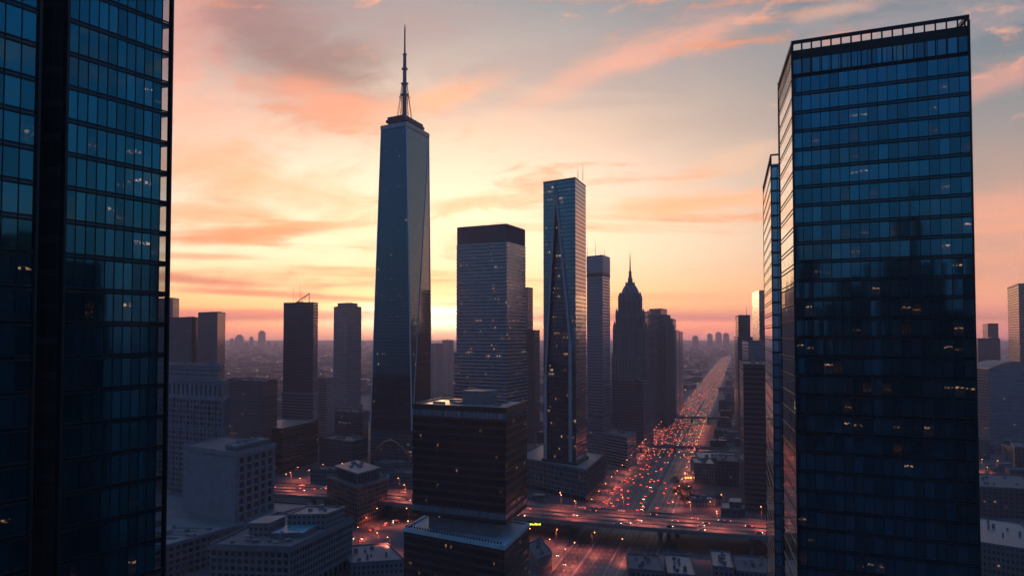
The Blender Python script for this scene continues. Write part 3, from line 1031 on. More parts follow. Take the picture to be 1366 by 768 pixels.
mb = MB(); mb.prism(inset(cpts, .25), zr - 5.2, zr - 2.2, top=False); mb.build('window_band', BAND, TC)
mb = MB(); mb.prism(inset(cpts, .25), zb_ + 2.0, zb_ + 5.0, top=False); mb.build('window_band', BAND, TC)
mb = MB(); mb.ring(inset(cpts, -0.2), zr - 2.2, zr + 0.5, 1.2); mb.build('parapet', M['dark'], TC)
mb = MB(); mb.face([(x, y, zr + .0) for x, y in inset(cpts, 1.0)]); mb.build('roof', M['roof_pale'], TC)
cc = centre(cpts); e1 = Vector(cpts[1]) - Vector(cpts[0]); e2 = Vector(cpts[3]) - Vector(cpts[0]); angc = math.atan2(e1.y, e1.x)
pc = Vector(cpts[0]) + e1 * 0.60 + e2 * 0.50
mb = MB(); mb.box(pc.x, pc.y, zr + .005, 13, 12, 6.0, angc); mb.box(pc.x, pc.y, zr + 6.0, 13.6, 12.6, 0.6, angc); mb.build('penthouse', M['unit'], TC)
for (s_, t_, w, d, h) in ((.33, .6, 8, 5, 1.3), (.40, .36, 5, 3, 1.0), (.80, .66, 5, 4, 1.6), (.84, .3, 3, 3, 1.2), (.2, .3, 6, 2.5, .9)):
    p = Vector(cpts[0]) + e1 * s_ + e2 * t_
    mb = MB(); mb.box(p.x, p.y, zr + .005, w, d, h, angc); mb.build('roof_unit', M['unit'], TC)
zp = Zp(726, 474)
ppts = fp(540, 512, 673, 468, 706, 524)
mb = MB(); mb.prism(inset(cpts, 7.0), zp, zb_, top=False); mb.build('neck_wall', M['stone_pale'], TC)
mb = MB(); mb.prism(ppts, 0, zp - 1.2, top=False); mb.build('base_wall', BLK, TC)
mb = MB(); mb.ring(inset(ppts, -.25), zp - 1.2, zp + 0.7, 1.4); mb.build('base_parapet', M['terrace'], TC)
mb = MB(); mb.face([(x, y, zp) for x, y in inset(ppts, 1.0)]); mb.build('base_roof', M['terrace'], TC)
mb = MB()
for k in range(34):
    p = Vector(ppts[0]) + (Vector(ppts[1]) - Vector(ppts[0])) * ((k + .7) / 35)
    mb.box(p.x + .2, p.y + 2.4, zp, .5, .5, 1.6, angc)
mb.build('terrace_rail', M['frame'], TC)
block(ppts, 8)

# ================================================================== the tall tower with the spire
T1G = facade('spire_tower_glass', 1.55, 3.9, (0.025, 0.06, 0.08), (0.025, 0.12, 0.165), (0.04, 0.96, 0.06, 0.86), 0.014, lit_s=0.6, wall_rough=0.25, wall_metal=0.85, glass_metal=0.95, glass_rough=0.08, jitter=0.012, seed=21)
BL = (Xp(495, 1185), 1185.0); BC = (Xp(550, 1150), 1150.0); BR = (Xp(576, 1225), 1225.0); BB = (BL[0] + BR[0] - BC[0], BL[1] + BR[1] - BC[1])
ztop = 387.0
TL = (Xp(507, 1186), 1186.0); TM = (Xp(541, 1160), 1160.0); TR = (Xp(571, 1232), 1232.0); TK = (TL[0] + TR[0] - TM[0], TL[1] + TR[1] - TM[1])
TW = thing('spired_skyscraper', 'tallest skyscraper, faceted glass with a mast on top, left of the sunset glow', 'skyscraper', centre([BL, BC, BR, BB]))
zc = Zp(574, 1150)
mb = MB()


def tri(a, za, b, zb2, c, zc2, d=None, zd=None):
    pts = [(*a, za), (*b, zb2), (*c, zc2)] + ([(*d, zd)] if d else [])
    u = lambda p: (Vector((p[0], p[1])) - Vector(a)).dot((Vector(b if za == zb2 else c) - Vector(a)).normalized()) + 100
    mb.face(pts, [(u(p), p[2]) for p in pts])


tri(BL, zc, BC, zc, TM, ztop, TL, ztop)
mb2 = mb
tri(BC, zc, TR, ztop, TM, ztop)
tri(BC, zc, BR, zc, TR, ztop)
tri(BR, zc, BB, zc, TK, ztop, TR, ztop)
tri(BB, zc, BL, zc, TL, ztop, TK, ztop)
mb.build('facet_glazing', T1G, TW)
mb = MB()
for a, za, b, zb2 in ((BC, zc, TM, ztop), (BL, zc, TL, ztop), (BR, zc, TR, ztop), (BC, zc, TR, ztop)):
    mb.tube((*a, za), (*b, zb2), 0.8, 0.7, 6)
mb.build('edge_trim', plain('edge_trim_metal', (0.55, 0.60, 0.66), 0.4, 0.2, 0.1), TW)
BASEM = facade('spire_tower_base', 2.2, 4.0, (0.07, 0.07, 0.075), (0.12, 0.14, 0.17), (0.15, 0.85, 0.2, 0.8), 0.05, lit_s=0.6, glass_metal=0.7, seed=22)
bp = [BL, BC, BR, BB]
mb = MB(); mb.prism(bp, 0, zc - 3, top=False); mb.build('base_wall', BASEM, TW)
mb = MB(); mb.prism(inset(bp, 0.5), zc - 3, zc + .05); mb.build('belt_course', M['dark'], TW)
# string of lamps in an arch across the base
mb = MB()
dd = (Vector(BC) - Vector(BL)); ln = dd.length; dn = dd.normalized()
for k in range(26):
    t = (k + .5) / 26
    zz = 8 + 22 * math.sin(math.pi * t)
    p = Vector(BL) + dd * t
    mb.along(BL, BC, t * ln - .28, t * ln + .28, 0.02, 0.3, zz - .25, zz + .25)
mb.build('arch_lamps', emit('arch_lamp', (1, .5, .2), 0.22, False), TW)
tp = [TL, TM, TR, TK]
mb = MB(); mb.ring(inset(tp, -0.8), ztop, ztop + 5.0, 2.0); mb.build('parapet', M['fin'], TW)
mb = MB(); mb.face([(x, y, ztop + .1) for x, y in tp]); mb.build('roof', M['roof'], TW)
tcx, tcy, _ = centre(tp)
mb = MB(); mb.prism(inset(tp, 7), ztop + .1, ztop + 9); mb.prism(inset(tp, 4.5), ztop + 9, ztop + 12); mb.prism(inset(tp, 6), ztop + 12, ztop + 15.5); mb.build('crown_platform', M['dark'], TW)
mx_, my_ = P(539.5, 160, tcy).x, tcy
zm = lambda y: Zp(y, my_)
mb = MB()
z0m = ztop + 15.5
mb.lathe(mx_, my_, [(3.0, z0m), (2.8, z0m + 6), (2.5, zm(128)), (5.2, zm(127.5)), (5.2, zm(126)), (2.4, zm(125.5)), (2.4, zm(113)), (4.6, zm(112.5)), (4.6, zm(111)), (2.3, zm(110.5)), (2.2, zm(94)), (3.6, zm(93.5)), (3.6, zm(91)),
                        (2.1, zm(90.5)), (1.9, zm(74)), (2.5, zm(73.6)), (2.5, zm(72)), (1.1, zm(71.5)), (0.9, zm(50)), (0.9, zm(40)), (0.35, zm(33)), (0, zm(32.8))], 10)
mast = mb.build('mast', M['steel'], TW)
mb = MB()
for k in range(8):
    a = k * math.pi / 4 + .3
    mb.tube((mx_ + 10 * math.cos(a), my_ + 10 * math.sin(a), z0m - 2), (mx_ + 3 * math.cos(a), my_ + 3 * math.sin(a), zm(112)), 0.32, 0.32, 5)
    mb.tube((mx_ + 7 * math.cos(a), my_ + 7 * math.sin(a), zm(130)), (mx_ + 7 * math.cos(a + .785), my_ + 7 * math.sin(a + .785), zm(130)), 0.25, 0.25, 5)
for k in range(8):
    za, zb3 = z0m + (zm(128) - z0m) * k / 8, z0m + (zm(128) - z0m) * (k + 1) / 8
    for c in range(4):
        a = c * math.pi / 2 + .6; b = a + math.pi / 2
        mb.tube((mx_ + 4.6 * math.cos(a), my_ + 4.6 * math.sin(a), za), (mx_ + 4.4 * math.cos(b), my_ + 4.4 * math.sin(b), zb3), .22, .22, 4)
        mb.tube((mx_ + 4.6 * math.cos(a), my_ + 4.6 * math.sin(a), za), (mx_ + 4.4 * math.cos(a), my_ + 4.4 * math.sin(a), zb3), .26, .26, 4)
mb.build('mast_stay', M['steel'], TW)
mb = MB()
for (dx_, h) in ((-17, 5), (-14, 8), (14, 5), (-8, 4)): mb.tube((tcx + dx_, tcy - 4, ztop + 9), (tcx + dx_ - 1.5, tcy - 4, ztop + 12 + h), 0.35, 0.2, 5)
mb.build('roof_antenna', M['steel'], TW)
block(bp, 10)

# ================================================================== banded glass tower
DG = facade('banded_glass', 1.5, 3.85, (0.10, 0.11, 0.13), (0.08, 0.13, 0.17), (0.03, 0.97, 0.02, 0.98), 0.05, lit_s=1.0, glass_metal=0.9, glass_rough=0.12, jitter=0.05, seed=31)
dp = fp(609, 1140, 676, 1100, 701, 1165)
zt = Zp(322, 1100)
TD = thing('banded_office_tower', 'broad office tower with pale horizontal bands and a dark louvred crown', 'office tower', centre(dp))
mb = MB(); mb.prism(dp, 0, zt, top=False); mb.build('glazing', DG, TD)
mb = MB(); z = 1.0
while z < zt:
    mb.ring(inset(dp, -0.35), z, z + 1.35, 0.4); z += 3.85
mb.build('floor_band', plain('band_panel', (0.30, 0.33, 0.37), 0.35, 0.4, 0.15), TD)
mb = MB(); mb.prism(inset(dp, 0.6), zt, Zp(298, 1100)); mb.build('crown_wall', M['stone_brown'], TD)
mb = MB(); cpn = inset(dp, 0.6)
for i in range(4):
    a, b = cpn[i], cpn[(i + 1) % 4]; l = math.hypot(b[0] - a[0], b[1] - a[1]); n = int(l / 2.4)
    for k in range(n + 1): mb.along(a, b, max(0, k * l / n - .35), min(l, k * l / n + .35), 0.0, 0.5, zt + .5, Zp(298, 1100) - .6)
mb.build('crown_louvre', M['stone_brown'], TD)
dlow = fp(605.5, 1142, 676, 1096, 703, 1167)
mb = MB(); mb.prism(dlow, 0, Zp(470, 1100)); mb.build('lower_wall', DG, TD)
mb = MB(); z = 1.0
while z < Zp(472, 1100): mb.ring(inset(dlow, -0.35), z, z + 1.35, 0.4); z += 3.85
mb.build('lower_floor_band', bpy.data.materials['band_panel'], TD)
block(dp, 10)

# stepped brown slab behind it
BRN = facade('brown_slab', 2.4, 3.8, (0.075, 0.055, 0.05), (0.06, 0.06, 0.065), (0.25, 0.75, 0.3, 0.8), 0.015, lit_s=0.5, glass_metal=0.4, seed=33)
ta = fp(690, 1450, 704, 1420, 711, 1450); tb = fp(690, 1440, 713, 1405, 720, 1440)
tower('stepped_office_tower', 'dark brown stepped slab tower half hidden behind the banded tower', 'office tower', [(tb, 0, Zp(441, 1405)), (ta, Zp(441, 1405), Zp(384, 1420))], BRN, units=2)

# ================================================================== folded glass tower on its podium
EG = facade('folded_tower_glass', 1.5, 3.9, (0.02, 0.025, 0.03), (0.07, 0.20, 0.27), (0.03, 0.97, 0.06, 0.94), 0.035, lit_s=0.8, glass_metal=0.92, glass_rough=0.08, jitter=0.015, seed=41)
EG2 = facade('folded_tower_side', 3.0, 3.9, (0.05, 0.05, 0.055), (0.42, 0.38, 0.40), (0.02, 0.98, 0.10, 0.90), 0.01, lit_s=0.5, glass_metal=0.92, glass_rough=0.10, jitter=0.02, seed=42)
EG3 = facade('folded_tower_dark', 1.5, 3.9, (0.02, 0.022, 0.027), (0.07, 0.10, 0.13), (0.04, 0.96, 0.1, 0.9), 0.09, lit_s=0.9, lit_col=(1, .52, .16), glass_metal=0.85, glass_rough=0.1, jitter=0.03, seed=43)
EL = (Xp(725, 990), 990.0); EC = (Xp(768, 960), 960.0); ER = (Xp(782, 1015), 1015.0); EK = (EL[0] + ER[0] - EC[0], EL[1] + ER[1] - EC[1])
zE = Zp(238, 960); zEb = 30.0
TE = thing('folded_glass_tower', 'slender glass tower with a tall inverted V fold, on a low dark podium', 'skyscraper', centre([EL, EC, ER, EK]))
eL = math.hypot(EC[0] - EL[0], EC[1] - EL[1]); ed = Vector((EC[0] - EL[0], EC[1] - EL[1])).normalized(); eo = Vector((ed.y, -ed.x))


def ept(s, z, out=0.0):
    q = Vector(EL) + ed * s + eo * out
    return (q.x, q.y, z)


zy = lambda y: Zp(y, 975)
sA, sL, sR = eL * 0.40, eL * 0.07, eL * 0.84
mb = MB()
def epoly(pts, out=0.0):
    mb.face([ept(s, z, out) for s, z in pts], [(s, z) for s, z in pts])
epoly([(0, zEb), (sL, zEb), (sL, zy(500)), (sA, zy(250)), (sA, zE), (0, zE)])
epoly([(sA, zy(250)), (sR, zy(455)), (sR, zEb), (eL, zEb), (eL, zE), (sA, zE)])
mb.build('front_glazing', EG, TE)
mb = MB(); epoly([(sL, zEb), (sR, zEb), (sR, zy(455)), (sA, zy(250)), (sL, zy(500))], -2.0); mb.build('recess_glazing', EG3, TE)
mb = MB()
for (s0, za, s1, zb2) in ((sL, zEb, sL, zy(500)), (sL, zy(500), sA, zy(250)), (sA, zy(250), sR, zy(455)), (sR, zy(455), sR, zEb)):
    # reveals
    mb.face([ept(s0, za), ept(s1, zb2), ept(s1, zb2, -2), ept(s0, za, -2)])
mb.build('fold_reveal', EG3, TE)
mb = MB()
for (s0, za, s1, zb2, w) in ((sL, zEb, sL, zy(500), 3.4), (sL, zy(500), sA, zy(252), 1.8), (sA, zy(252), sR, zy(455), 3.0), (sR, zy(455), sR, zEb, 4.0)):
    for k in (0,):
        a = [ept(s0 - w / 2, za, .05), ept(s0 + w / 2, za, .05), ept(s1 + w / 2, zb2, .05), ept(s1 - w / 2, zb2, .05)]
        b = [ept(s0 - w / 2, za, .7), ept(s0 + w / 2, za, .7), ept(s1 + w / 2, zb2, .7), ept(s1 - w / 2, zb2, .7)]
        mb.face(b)
        for i in range(4): mb.face([a[i], a[(i + 1) % 4], b[(i + 1) % 4], b[i]])
mb.build('fold_fin', M['fin'], TE)
mb = MB(); mb.along(EL, EC, sA - 0.35, sA + 0.35, -0.2, 0.15, zy(252), zE + .6); mb.build('seam', M['dark'], TE)
mb = MB(); mb.wall(EC, ER, zEb, zE); mb.wall(ER, EK, zEb, zE, u0=70); mb.build('side_glazing', EG2, TE)
mb = MB(); mb.wall(EK, EL, zEb, zE); mb.build('left_glazing', EG2, TE)
mb = MB(); mb.ring(inset([EL, EC, ER, EK], -.15), zE - .4, zE + 1.2, .6); mb.build('parapet', M['frame'], TE)
mb = MB(); mb.face([(x, y, zE - .1) for x, y in (EL, EC, ER, EK)]); mb.build('roof', M['roof'], TE)
for f, h in ((.78, 14), (.93, 16)):
    q = Vector(EL) + ed * eL * f - eo * 14; antenna(TE, q.x, q.y, zE, h, .3)
mb = MB(); q = Vector(EL) + ed * eL * .5 - eo * 16; mb.box(q.x, q.y, zE, 7, 9, 2.6, math.atan2(ed.y, ed.x)); mb.build('roof_unit', M['unit'], TE)
POD = facade('podium_grid', 3.4, 4.6, (0.12, 0.105, 0.105), (0.03, 0.033, 0.04), (0.22, 0.78, 0.2, 0.78), 0.035, lit_s=0.6, glass_metal=0.5, seed=45)
pl, pc_, pr = (Xp(690, 1018), 1018.0), (Xp(781, 919), 919.0), (Xp(806, 1041), 1041.0)
pp = [pl, pc_, pr, (pl[0] + pr[0] - pc_[0], pl[1] + pr[1] - pc_[1])]
zq = 28.0
mb = MB(); mb.prism(pp, 5.5, zq, top=False); mb.build('podium_wall', POD, TE)
mb = MB(); mb.prism(inset(pp, 1.0), 0, 5.5, top=False); mb.build('shopfront', facade('shopfront', 5, 5.5, (0.06, 0.055, 0.055), (0.06, 0.06, 0.065), (0.08, 0.92, 0.1, 0.8), 0.05, lit_s=0.5, seed=46), TE)
mb = MB(); mb.ring(inset(pp, -.5), zq, zq + 1.3, 1.0); mb.ring(inset(pp, -1.6), 5.2, 5.8, 2.5); mb.build('podium_cornice', M['stone'], TE)
mb = MB(); mb.face([(x, y, zq + .02) for x, y in inset(pp, .4)]); mb.build('podium_roof', M['roof_pale'], TE)
mb = MB(); mb.prism(inset([EL, EC, ER, EK], -2.0), zq + .03, zEb + .3); mb.build('plinth', M['dark'], TE)
# piers of the podium
mb = MB()
for a, b in ((pp[0], pp[1]), (pp[1], pp[2])):
    l = math.hypot(b[0] - a[0], b[1] - a[1]); n = int(l / 6.8)
    for k in range(n + 1): mb.along(a, b, max(0, k * l / n - .5), min(l, k * l / n + .5), 0.02, 0.6, 5.5, zq - .1)
mb.build('podium_pier', M['stone_brown'], TE)
block(pp, 6)

# ================================================================== grey slab with plain top storey band
FG = facade('grey_slab', 1.7, 3.8, (0.20, 0.215, 0.245), (0.16, 0.20, 0.25), (0.06, 0.94, 0.30, 0.86), 0.012, lit_s=0.4, glass_metal=0.7, glass_rough=0.15, jitter=0.05, seed=51)
fpn = fp(783, 1325, 804, 1300, 814, 1345)
TF = tower('slab_tower', 'plain grey slab tower with thin aerials, behind the folded glass tower', 'office tower', [(fpn, 0, Zp(341, 1300))], FG, trim=M['stone'], units=2)
mb = MB(); mb.ring(inset(fpn, -.3), Zp(362, 1300), Zp(342, 1300), 0.35); mb.build('top_storey_band', plain('slab_band', (0.26, 0.28, 0.32), 0.5, .2, .15), TF)
mb = MB(); mb.ring(inset(fpn, -.4), Zp(368, 1300), Zp(364, 1300), 0.45); mb.build('belt_course', M['dark'], TF)
for i, (px, h) in enumerate(((784, 20), (795, 22), (801, 8), (807, 9))): antenna(TF, Xp(px, 1320), 1322, Zp(341, 1300), h, .3)
lowF = fp(784, 1270, 804, 1240, 812, 1280)
tower('low_office_block', 'mid-height plain block at the foot of the grey slab tower', 'office block', [(lowF, 0, Zp(556, 1240))], FG)

# ================================================================== art deco tower with dome and spire
GG = facade('deco_wall', 2.6, 3.7, (0.19, 0.175, 0.18), (0.025, 0.028, 0.034), (0.28, 0.72, 0.12, 0.78), 0.02, lit_s=0.55, glass_metal=0.4, seed=61)
gC = (Xp(841, 1480), 1480.0); angG = math.atan2(-18, 30) * 0.35


def sq(c, w, d, ang):
    cs, sn = math.cos(ang), math.sin(ang)
    return [(c[0] + cs * x - sn * y, c[1] + sn * x + cs * y) for x, y in ((-w / 2, -d / 2), (w / 2, -d / 2), (w / 2, d / 2), (-w / 2, d / 2))]


zg = lambda y: Zp(y, 1455)
tiers = [(sq(gC, 49, 51, angG), 0, zg(478)), (sq(gC, 45, 47, angG), zg(478), zg(440)), (sq(gC, 38, 40, angG), zg(440), zg(421)), (sq(gC, 31, 33, angG), zg(421), zg(400))]
TG = tower('art_deco_tower', 'dark stepped masonry tower crowned by a dome and slender spire', 'skyscraper', tiers, GG, trim=M['deco'], parapet=1.6, units=0)
mb = MB()
for (pts, z0, z1), sp_ in zip(tiers, (4.4, 4.4, 4.0, 3.6)):
    for i in range(4):
        a, b = pts[i], pts[(i + 1) % 4]; l = math.hypot(b[0] - a[0], b[1] - a[1]); n = int(l / sp_)
        for k in range(n + 1): mb.along(a, b, max(0, k * l / n - .45), min(l, k * l / n + .45), 0.02, 0.8, z0, z1 + (2.5 if k % 2 == 0 else 0.5))
mb.build('pier', M['deco'], TG)
mb = MB()
for pts, z1, h in ((tiers[0][0], zg(478), 12), (tiers[1][0], zg(440), 14), (tiers[2][0], zg(421), 12), (tiers[3][0], zg(400), 10)):
    for p in pts:
        q = Vector(p) * 0.94 + Vector(gC) * 0.06
        mb.box(q.x, q.y, z1, 3.6, 3.6, h * .5, angG); mb.lathe(q.x, q.y, [(2.2, z1 + h * .5), (0.0, z1 + h)], 4, rot=angG + .785)
mb.build('pinnacle', M['deco'], TG)
mb = MB()
mb.lathe(gC[0], gC[1], [(14.5, zg(400)), (14.2, zg(396)), (12.8, zg(389)), (10.2, zg(383)), (7.0, zg(379)), (6.0, zg(378)), (5.8, zg(376.5)), (3.6, zg(376)), (3.4, zg(371)), (4.2, zg(370.5)), (2.6, zg(369.5)), (1.9, zg(362)), (2.6, zg(361)), (1.2, zg(360)), (0.8, zg(350)), (0.5, zg(340)), (0, zg(334))], 14)
mb.build('dome', plain('dome_copper', (0.17, 0.15, 0.15), 0.55, .2, .3, .3), TG)
mb = MB()
for k in range(12):
    a = k * math.pi / 6
    mb.box(gC[0] + 15 * math.cos(a), gC[1] + 15 * math.sin(a), zg(400), 1.6, 1.6, 9, a); mb.lathe(gC[0] + 15 * math.cos(a), gC[1] + 15 * math.sin(a), [(1.0, zg(400) + 9), (0, zg(400) + 13)], 4)
    mb.box(gC[0] + 6.6 * math.cos(a), gC[1] + 6.6 * math.sin(a), zg(379), .8, .8, 4, a)
mb.build('dome_pinnacle', M['deco'], TG)
GLOW = facade('deco_low', 2.4, 3.7, (0.16, 0.16, 0.175), (0.03, 0.045, 0.06), (0.2, 0.8, 0.15, 0.75), 0.02, lit_s=0.5, glass_metal=0.6, seed=63)
tower('masonry_block', 'broad dark block of regular windows in front of the domed tower', 'office block', [(fp(817, 1375, 858, 1345, 871, 1400), 0, Zp(509, 1345))], GLOW, trim=M['stone'], units=4, seed=5)
tower('parking_block', 'small square block with open banded floors left of the avenue', 'office block', [(fp(806, 1185, 836, 1140, 848, 1200), 0, Zp(584, 1140))],
      facade('banded_low', 30, 3.4, (0.24, 0.24, 0.25), (0.015, 0.015, 0.02), (0.0, 1.0, 0.45, 0.95), 0.0, glass_metal=0.1, seed=64), trim=M['stone_pale'], units=3, seed=6)

# stepped slabs along the avenue
HG = facade('stepped_slab', 2.2, 3.7, (0.17, 0.165, 0.175), (0.03, 0.034, 0.04), (0.2, 0.8, 0.15, 0.8), 0.02, lit_s=0.5, glass_metal=0.5, seed=71)
zh = lambda y: Zp(y, 1650)
h0 = fp(858, 1700, 888, 1640, 899, 1760); h1 = fp(863, 1690, 885, 1650, 894, 1735); h2 = fp(866, 1695, 882, 1660, 890, 1725)
TH = tower('stepped_tower', 'dark stepped slab tower beside the domed one, facing the avenue', 'office tower', [(h0, 0, zh(434)), (h1, zh(434), zh(420)), (h2, zh(420), zh(412))], HG, trim=M['deco'], units=2, seed=8)
mb = MB()
for pts, z1 in ((h0, zh(434)), (h1, zh(420))):
    for i in range(2):
        a, b = pts[i], pts[i + 1]; l = math.hypot(b[0] - a[0], b[1] - a[1]); n = int(l / 6)
        for k in range(n + 1): mb.along(a, b, max(0, k * l / n - .6), min(l, k * l / n + .6), 0.02, 0.8, 0 if z1 == zh(434) else zh(434), z1 + 1.5)
mb.build('pier', M['deco'], TH)
tower('slim_stepped_tower', 'slim dark slab squeezed between the domed tower and the stepped slab', 'office tower', [(fp(857, 1610, 864, 1572, 871, 1620), 0, Zp(423, 1572)), (fp(859, 1606, 864, 1578, 869, 1612), Zp(423, 1572), Zp(416, 1572))], HG, trim=M['deco'], units=1, seed=33)
h3 = fp(886, 1900, 902, 1850, 906, 1960); h4 = fp(888, 1880, 898, 1860, 902, 1920)
tower('stepped_tower', 'dark stepped tower just right of the tallest roof of that row, nearer the avenue', 'office tower', [(h3, 0, Zp(441, 1850)), (h4, Zp(441, 1850), Zp(426, 1860))], HG, trim=M['deco'], units=2, seed=9)
tower('slab_tower', 'last and lowest dark tower of the row left of the avenue', 'office tower', [(fp(896, 2130, 907, 2080, 911, 2200), 0, Zp(443, 2080))], HG, trim=M['deco'], units=2, seed=10)

# ================================================================== right of the avenue
IG = facade('dark_slab_right', 30, 4.2, (0.05, 0.045, 0.048), (0.025, 0.027, 0.03), (0.0, 1.0, 0.35, 0.9), 0.0, glass_metal=0.3, seed=81)
tower('dark_slab_block', 'dark ribbed slab block right of the avenue, beside the overpass', 'office block', [(fp(986, 1010, 991, 872, 1045, 850), 0, Zp(487, 872))], IG, units=3, seed=11)
JG = facade('lit_crown_tower', 2.0, 3.8, (0.09, 0.085, 0.09), (0.12, 0.14, 0.17), (0.15, 0.85, 0.2, 0.8), 0.04, lit_s=0.6, glass_metal=0.7, seed=82)
zj = lambda y: Zp(y, 1500)
j0 = fp(979, 1640, 984, 1500, 1004, 1480); j1 = fp(981, 1620, 985, 1510, 1001, 1495)
TJ = tower('lit_crown_tower', 'tower right of the avenue with a stepped, faintly lit top and one thin aerial', 'office tower', [(j0, 0, zj(450)), (j1, zj(450), zj(421))], JG, trim=M['stone'], units=2, seed=12)
antenna(TJ, Xp(996, 1530), 1530, zj(421), 17, .35)
KG = facade('pale_glass_slab', 2.4, 3.9, (0.12, 0.13, 0.14), (0.26, 0.26, 0.28), (0.06, 0.94, 0.1, 0.9), 0.0, glass_metal=0.95, glass_rough=0.1, jitter=0.05, seed=83)
k0 = fp(1003.5, 1820, 1013, 1700, 1021, 1690)
TK_ = tower('pale_glass_tower', 'slim pale reflective tower right of the avenue, tallest of its cluster', 'office tower', [(k0, 0, Zp(388, 1700))], KG, trim=M['fin'], units=1, seed=13)
tower('blue_glass_block', 'bluish flat-topped block below the slim pale tower', 'office block', [(fp(990, 1330, 998, 1205, 1036, 1190), 0, Zp(456, 1205))],
      facade('bluish_block', 2.0, 3.9, (0.09, 0.10, 0.12), (0.22, 0.28, 0.34), (0.08, 0.92, 0.2, 0.85), 0.015, glass_metal=0.85, seed=84), trim=M['steel'], units=3, seed=14)

# low buildings on the right of the avenue
LOW = [facade('low_wall_%d' % i, b, 3.6, w, (0.05, 0.055, 0.065), (0.25, 0.75, 0.25, 0.75), l, lit_s=0.8, glass_metal=0.4, seed=90 + i)
       for i, (b, w, l) in enumerate(((2.6, (0.10, 0.10, 0.105), 0.015), (3.2, (0.085, 0.07, 0.066), 0.015), (2.9, (0.13, 0.135, 0.145), 0.01), (4.0, (0.06, 0.058, 0.064), 0.02)))]
lowr = [('long flat-roofed low block right of the avenue, farthest of the row', 925, 1190, 930, 1130, 985, 1115, 14, 0),
        ('flat pale-roofed low block right of the avenue with lit ground floor', 920, 1085, 925, 1035, 953, 1025, 20, 2),
        ('dark low block next to the pale-roofed one, right of the avenue', 952, 1075, 956, 1022, 984, 1012, 24, 3),
        ('small pale shed on the corner by the overpass, right of the avenue', 918, 915, 922, 893, 952, 888, 7, 2)]
for lab, a, b, c, d, e, f, z, k in lowr:
    pts = fp(a, b, c, d, e, f)
    tower('low_building', lab, 'low building', [(pts, 0, z)], LOW[k], roof='roof_pale' if k in (2, 0) else 'roof', trim=M['stone'], units=5, seed=int(a), parapet=.9)

# ================================================================== left cluster
L1 = facade('mauve_slab', 1.9, 3.7, (0.14, 0.13, 0.145), (0.035, 0.04, 0.05), (0.2, 0.8, 0.15, 0.85), 0.008, glass_metal=0.5, seed=101)
L2 = facade('ribbed_slab', 1.5, 3.7, (0.13, 0.12, 0.135), (0.03, 0.034, 0.045), (0.35, 0.8, 0.0, 1.0), 0.004, glass_metal=0.5, seed=102)
tower('slim_tower', 'slim dark tower rising behind the near left tower edge', 'office tower', [(fp(205, 1560, 230, 1520, 238.5, 1560), 0, Zp(398, 1520))], L1, units=1, seed=21)
T2 = tower('ribbed_tower', 'wide ribbed dark tower left, lower of the joined pair', 'office tower', [(fp(195, 1300, 256, 1255, 275, 1310), 0, Zp(424, 1255))], L2, units=5, seed=22)
tower('ribbed_tower', 'ribbed dark tower left with a flat square top, beside the wider one', 'office tower', [(fp(264, 1240, 290, 1205, 300.5, 1255), 0, Zp(417, 1205))], L2, units=2, seed=23)

STONE4 = facade('old_stone', 3.0, 3.9, (0.15, 0.16, 0.18), (0.03, 0.035, 0.045), (0.28, 0.72, 0.2, 0.75), 0.004, glass_metal=0.3, seed=104)
o4 = fp(180, 930, 298, 850, 306, 905)
z4 = Zp(507, 850)
T4 = thing('classical_office_building', 'pale stone classical building with pilasters and cornices behind the near left tower', 'office building', centre(o4))
mb = MB(); mb.prism(inset(o4, .5), 0, z4 - 1, top=False); mb.build('inner_wall', M['dark'], T4)
GP = pane_glass('old_window', (0.06, 0.08, 0.10), 0.1, 0.6, 0.02, 0.7, 14.0)
gridwall(T4, o4[0], o4[1], 0, z4 - 17, 26, 21, M['stone'], GP, individual=False)
gridwall(T4, o4[1], o4[2], 0, z4 - 17, 12, 21, M['stone'], GP, individual=False, cell0=40)
# tall arcade storey with real bays
gridwall(T4, o4[0], o4[1], z4 - 16, z4 - 2, 20, 1, M['stone_pale'], GP, pw=0.5, sh=0.35, individual=True, cell0=80)
gridwall(T4, o4[1], o4[2], z4 - 16, z4 - 2, 8, 1, M['stone_pale'], GP, pw=0.5, sh=0.35, individual=True, cell0=120)
mb = MB(); mb.ring(inset(o4, -1.2), z4 - 2, z4, 2.2); mb.ring(inset(o4, -.7), z4 - 17, z4 - 16, 1.6); mb.ring(inset(o4, -.7), z4 - 42, z4 - 41, 1.3); mb.build('cornice', M['stone_pale'], T4)
mb = MB(); l = math.hypot(o4[1][0] - o4[0][0], o4[1][1] - o4[0][1])
for k in range(0, 27, 2):
    mb.along(o4[0], o4[1], max(0, k * l / 26 - .5), min(l, k * l / 26 + .5), 0.05, 0.9, 0, z4 - 17)
l2 = math.hypot(o4[2][0] - o4[1][0], o4[2][1] - o4[1][1])
for k in range(0, 13, 3): mb.along(o4[1], o4[2], max(0, k * l2 / 12 - .5), min(l2, k * l2 / 12 + .5), 0.05, 0.9, 0, z4 - 17)
mb.build('pilaster', M['stone_pale'], T4)
at = inset(o4, 5)
mb = MB(); mb.prism(at, z4 - .2, z4 + 11, top=False); mb.build('attic_wall', STONE4, T4)
mb = MB(); mb.ring(inset(at, -.9), z4 + 10.5, z4 + 12, 1.5); mb.build('attic_cornice', M['stone_pale'], T4)
mb = MB(); mb.face([(x, y, z4 + 11) for x, y in at]); mb.face([(x, y, z4 - .6) for x, y in o4]); mb.build('roof', M['roof'], T4)
roof_units(T4, at, z4 + 11, 5, 31, 3, 8)
block(o4, 6)

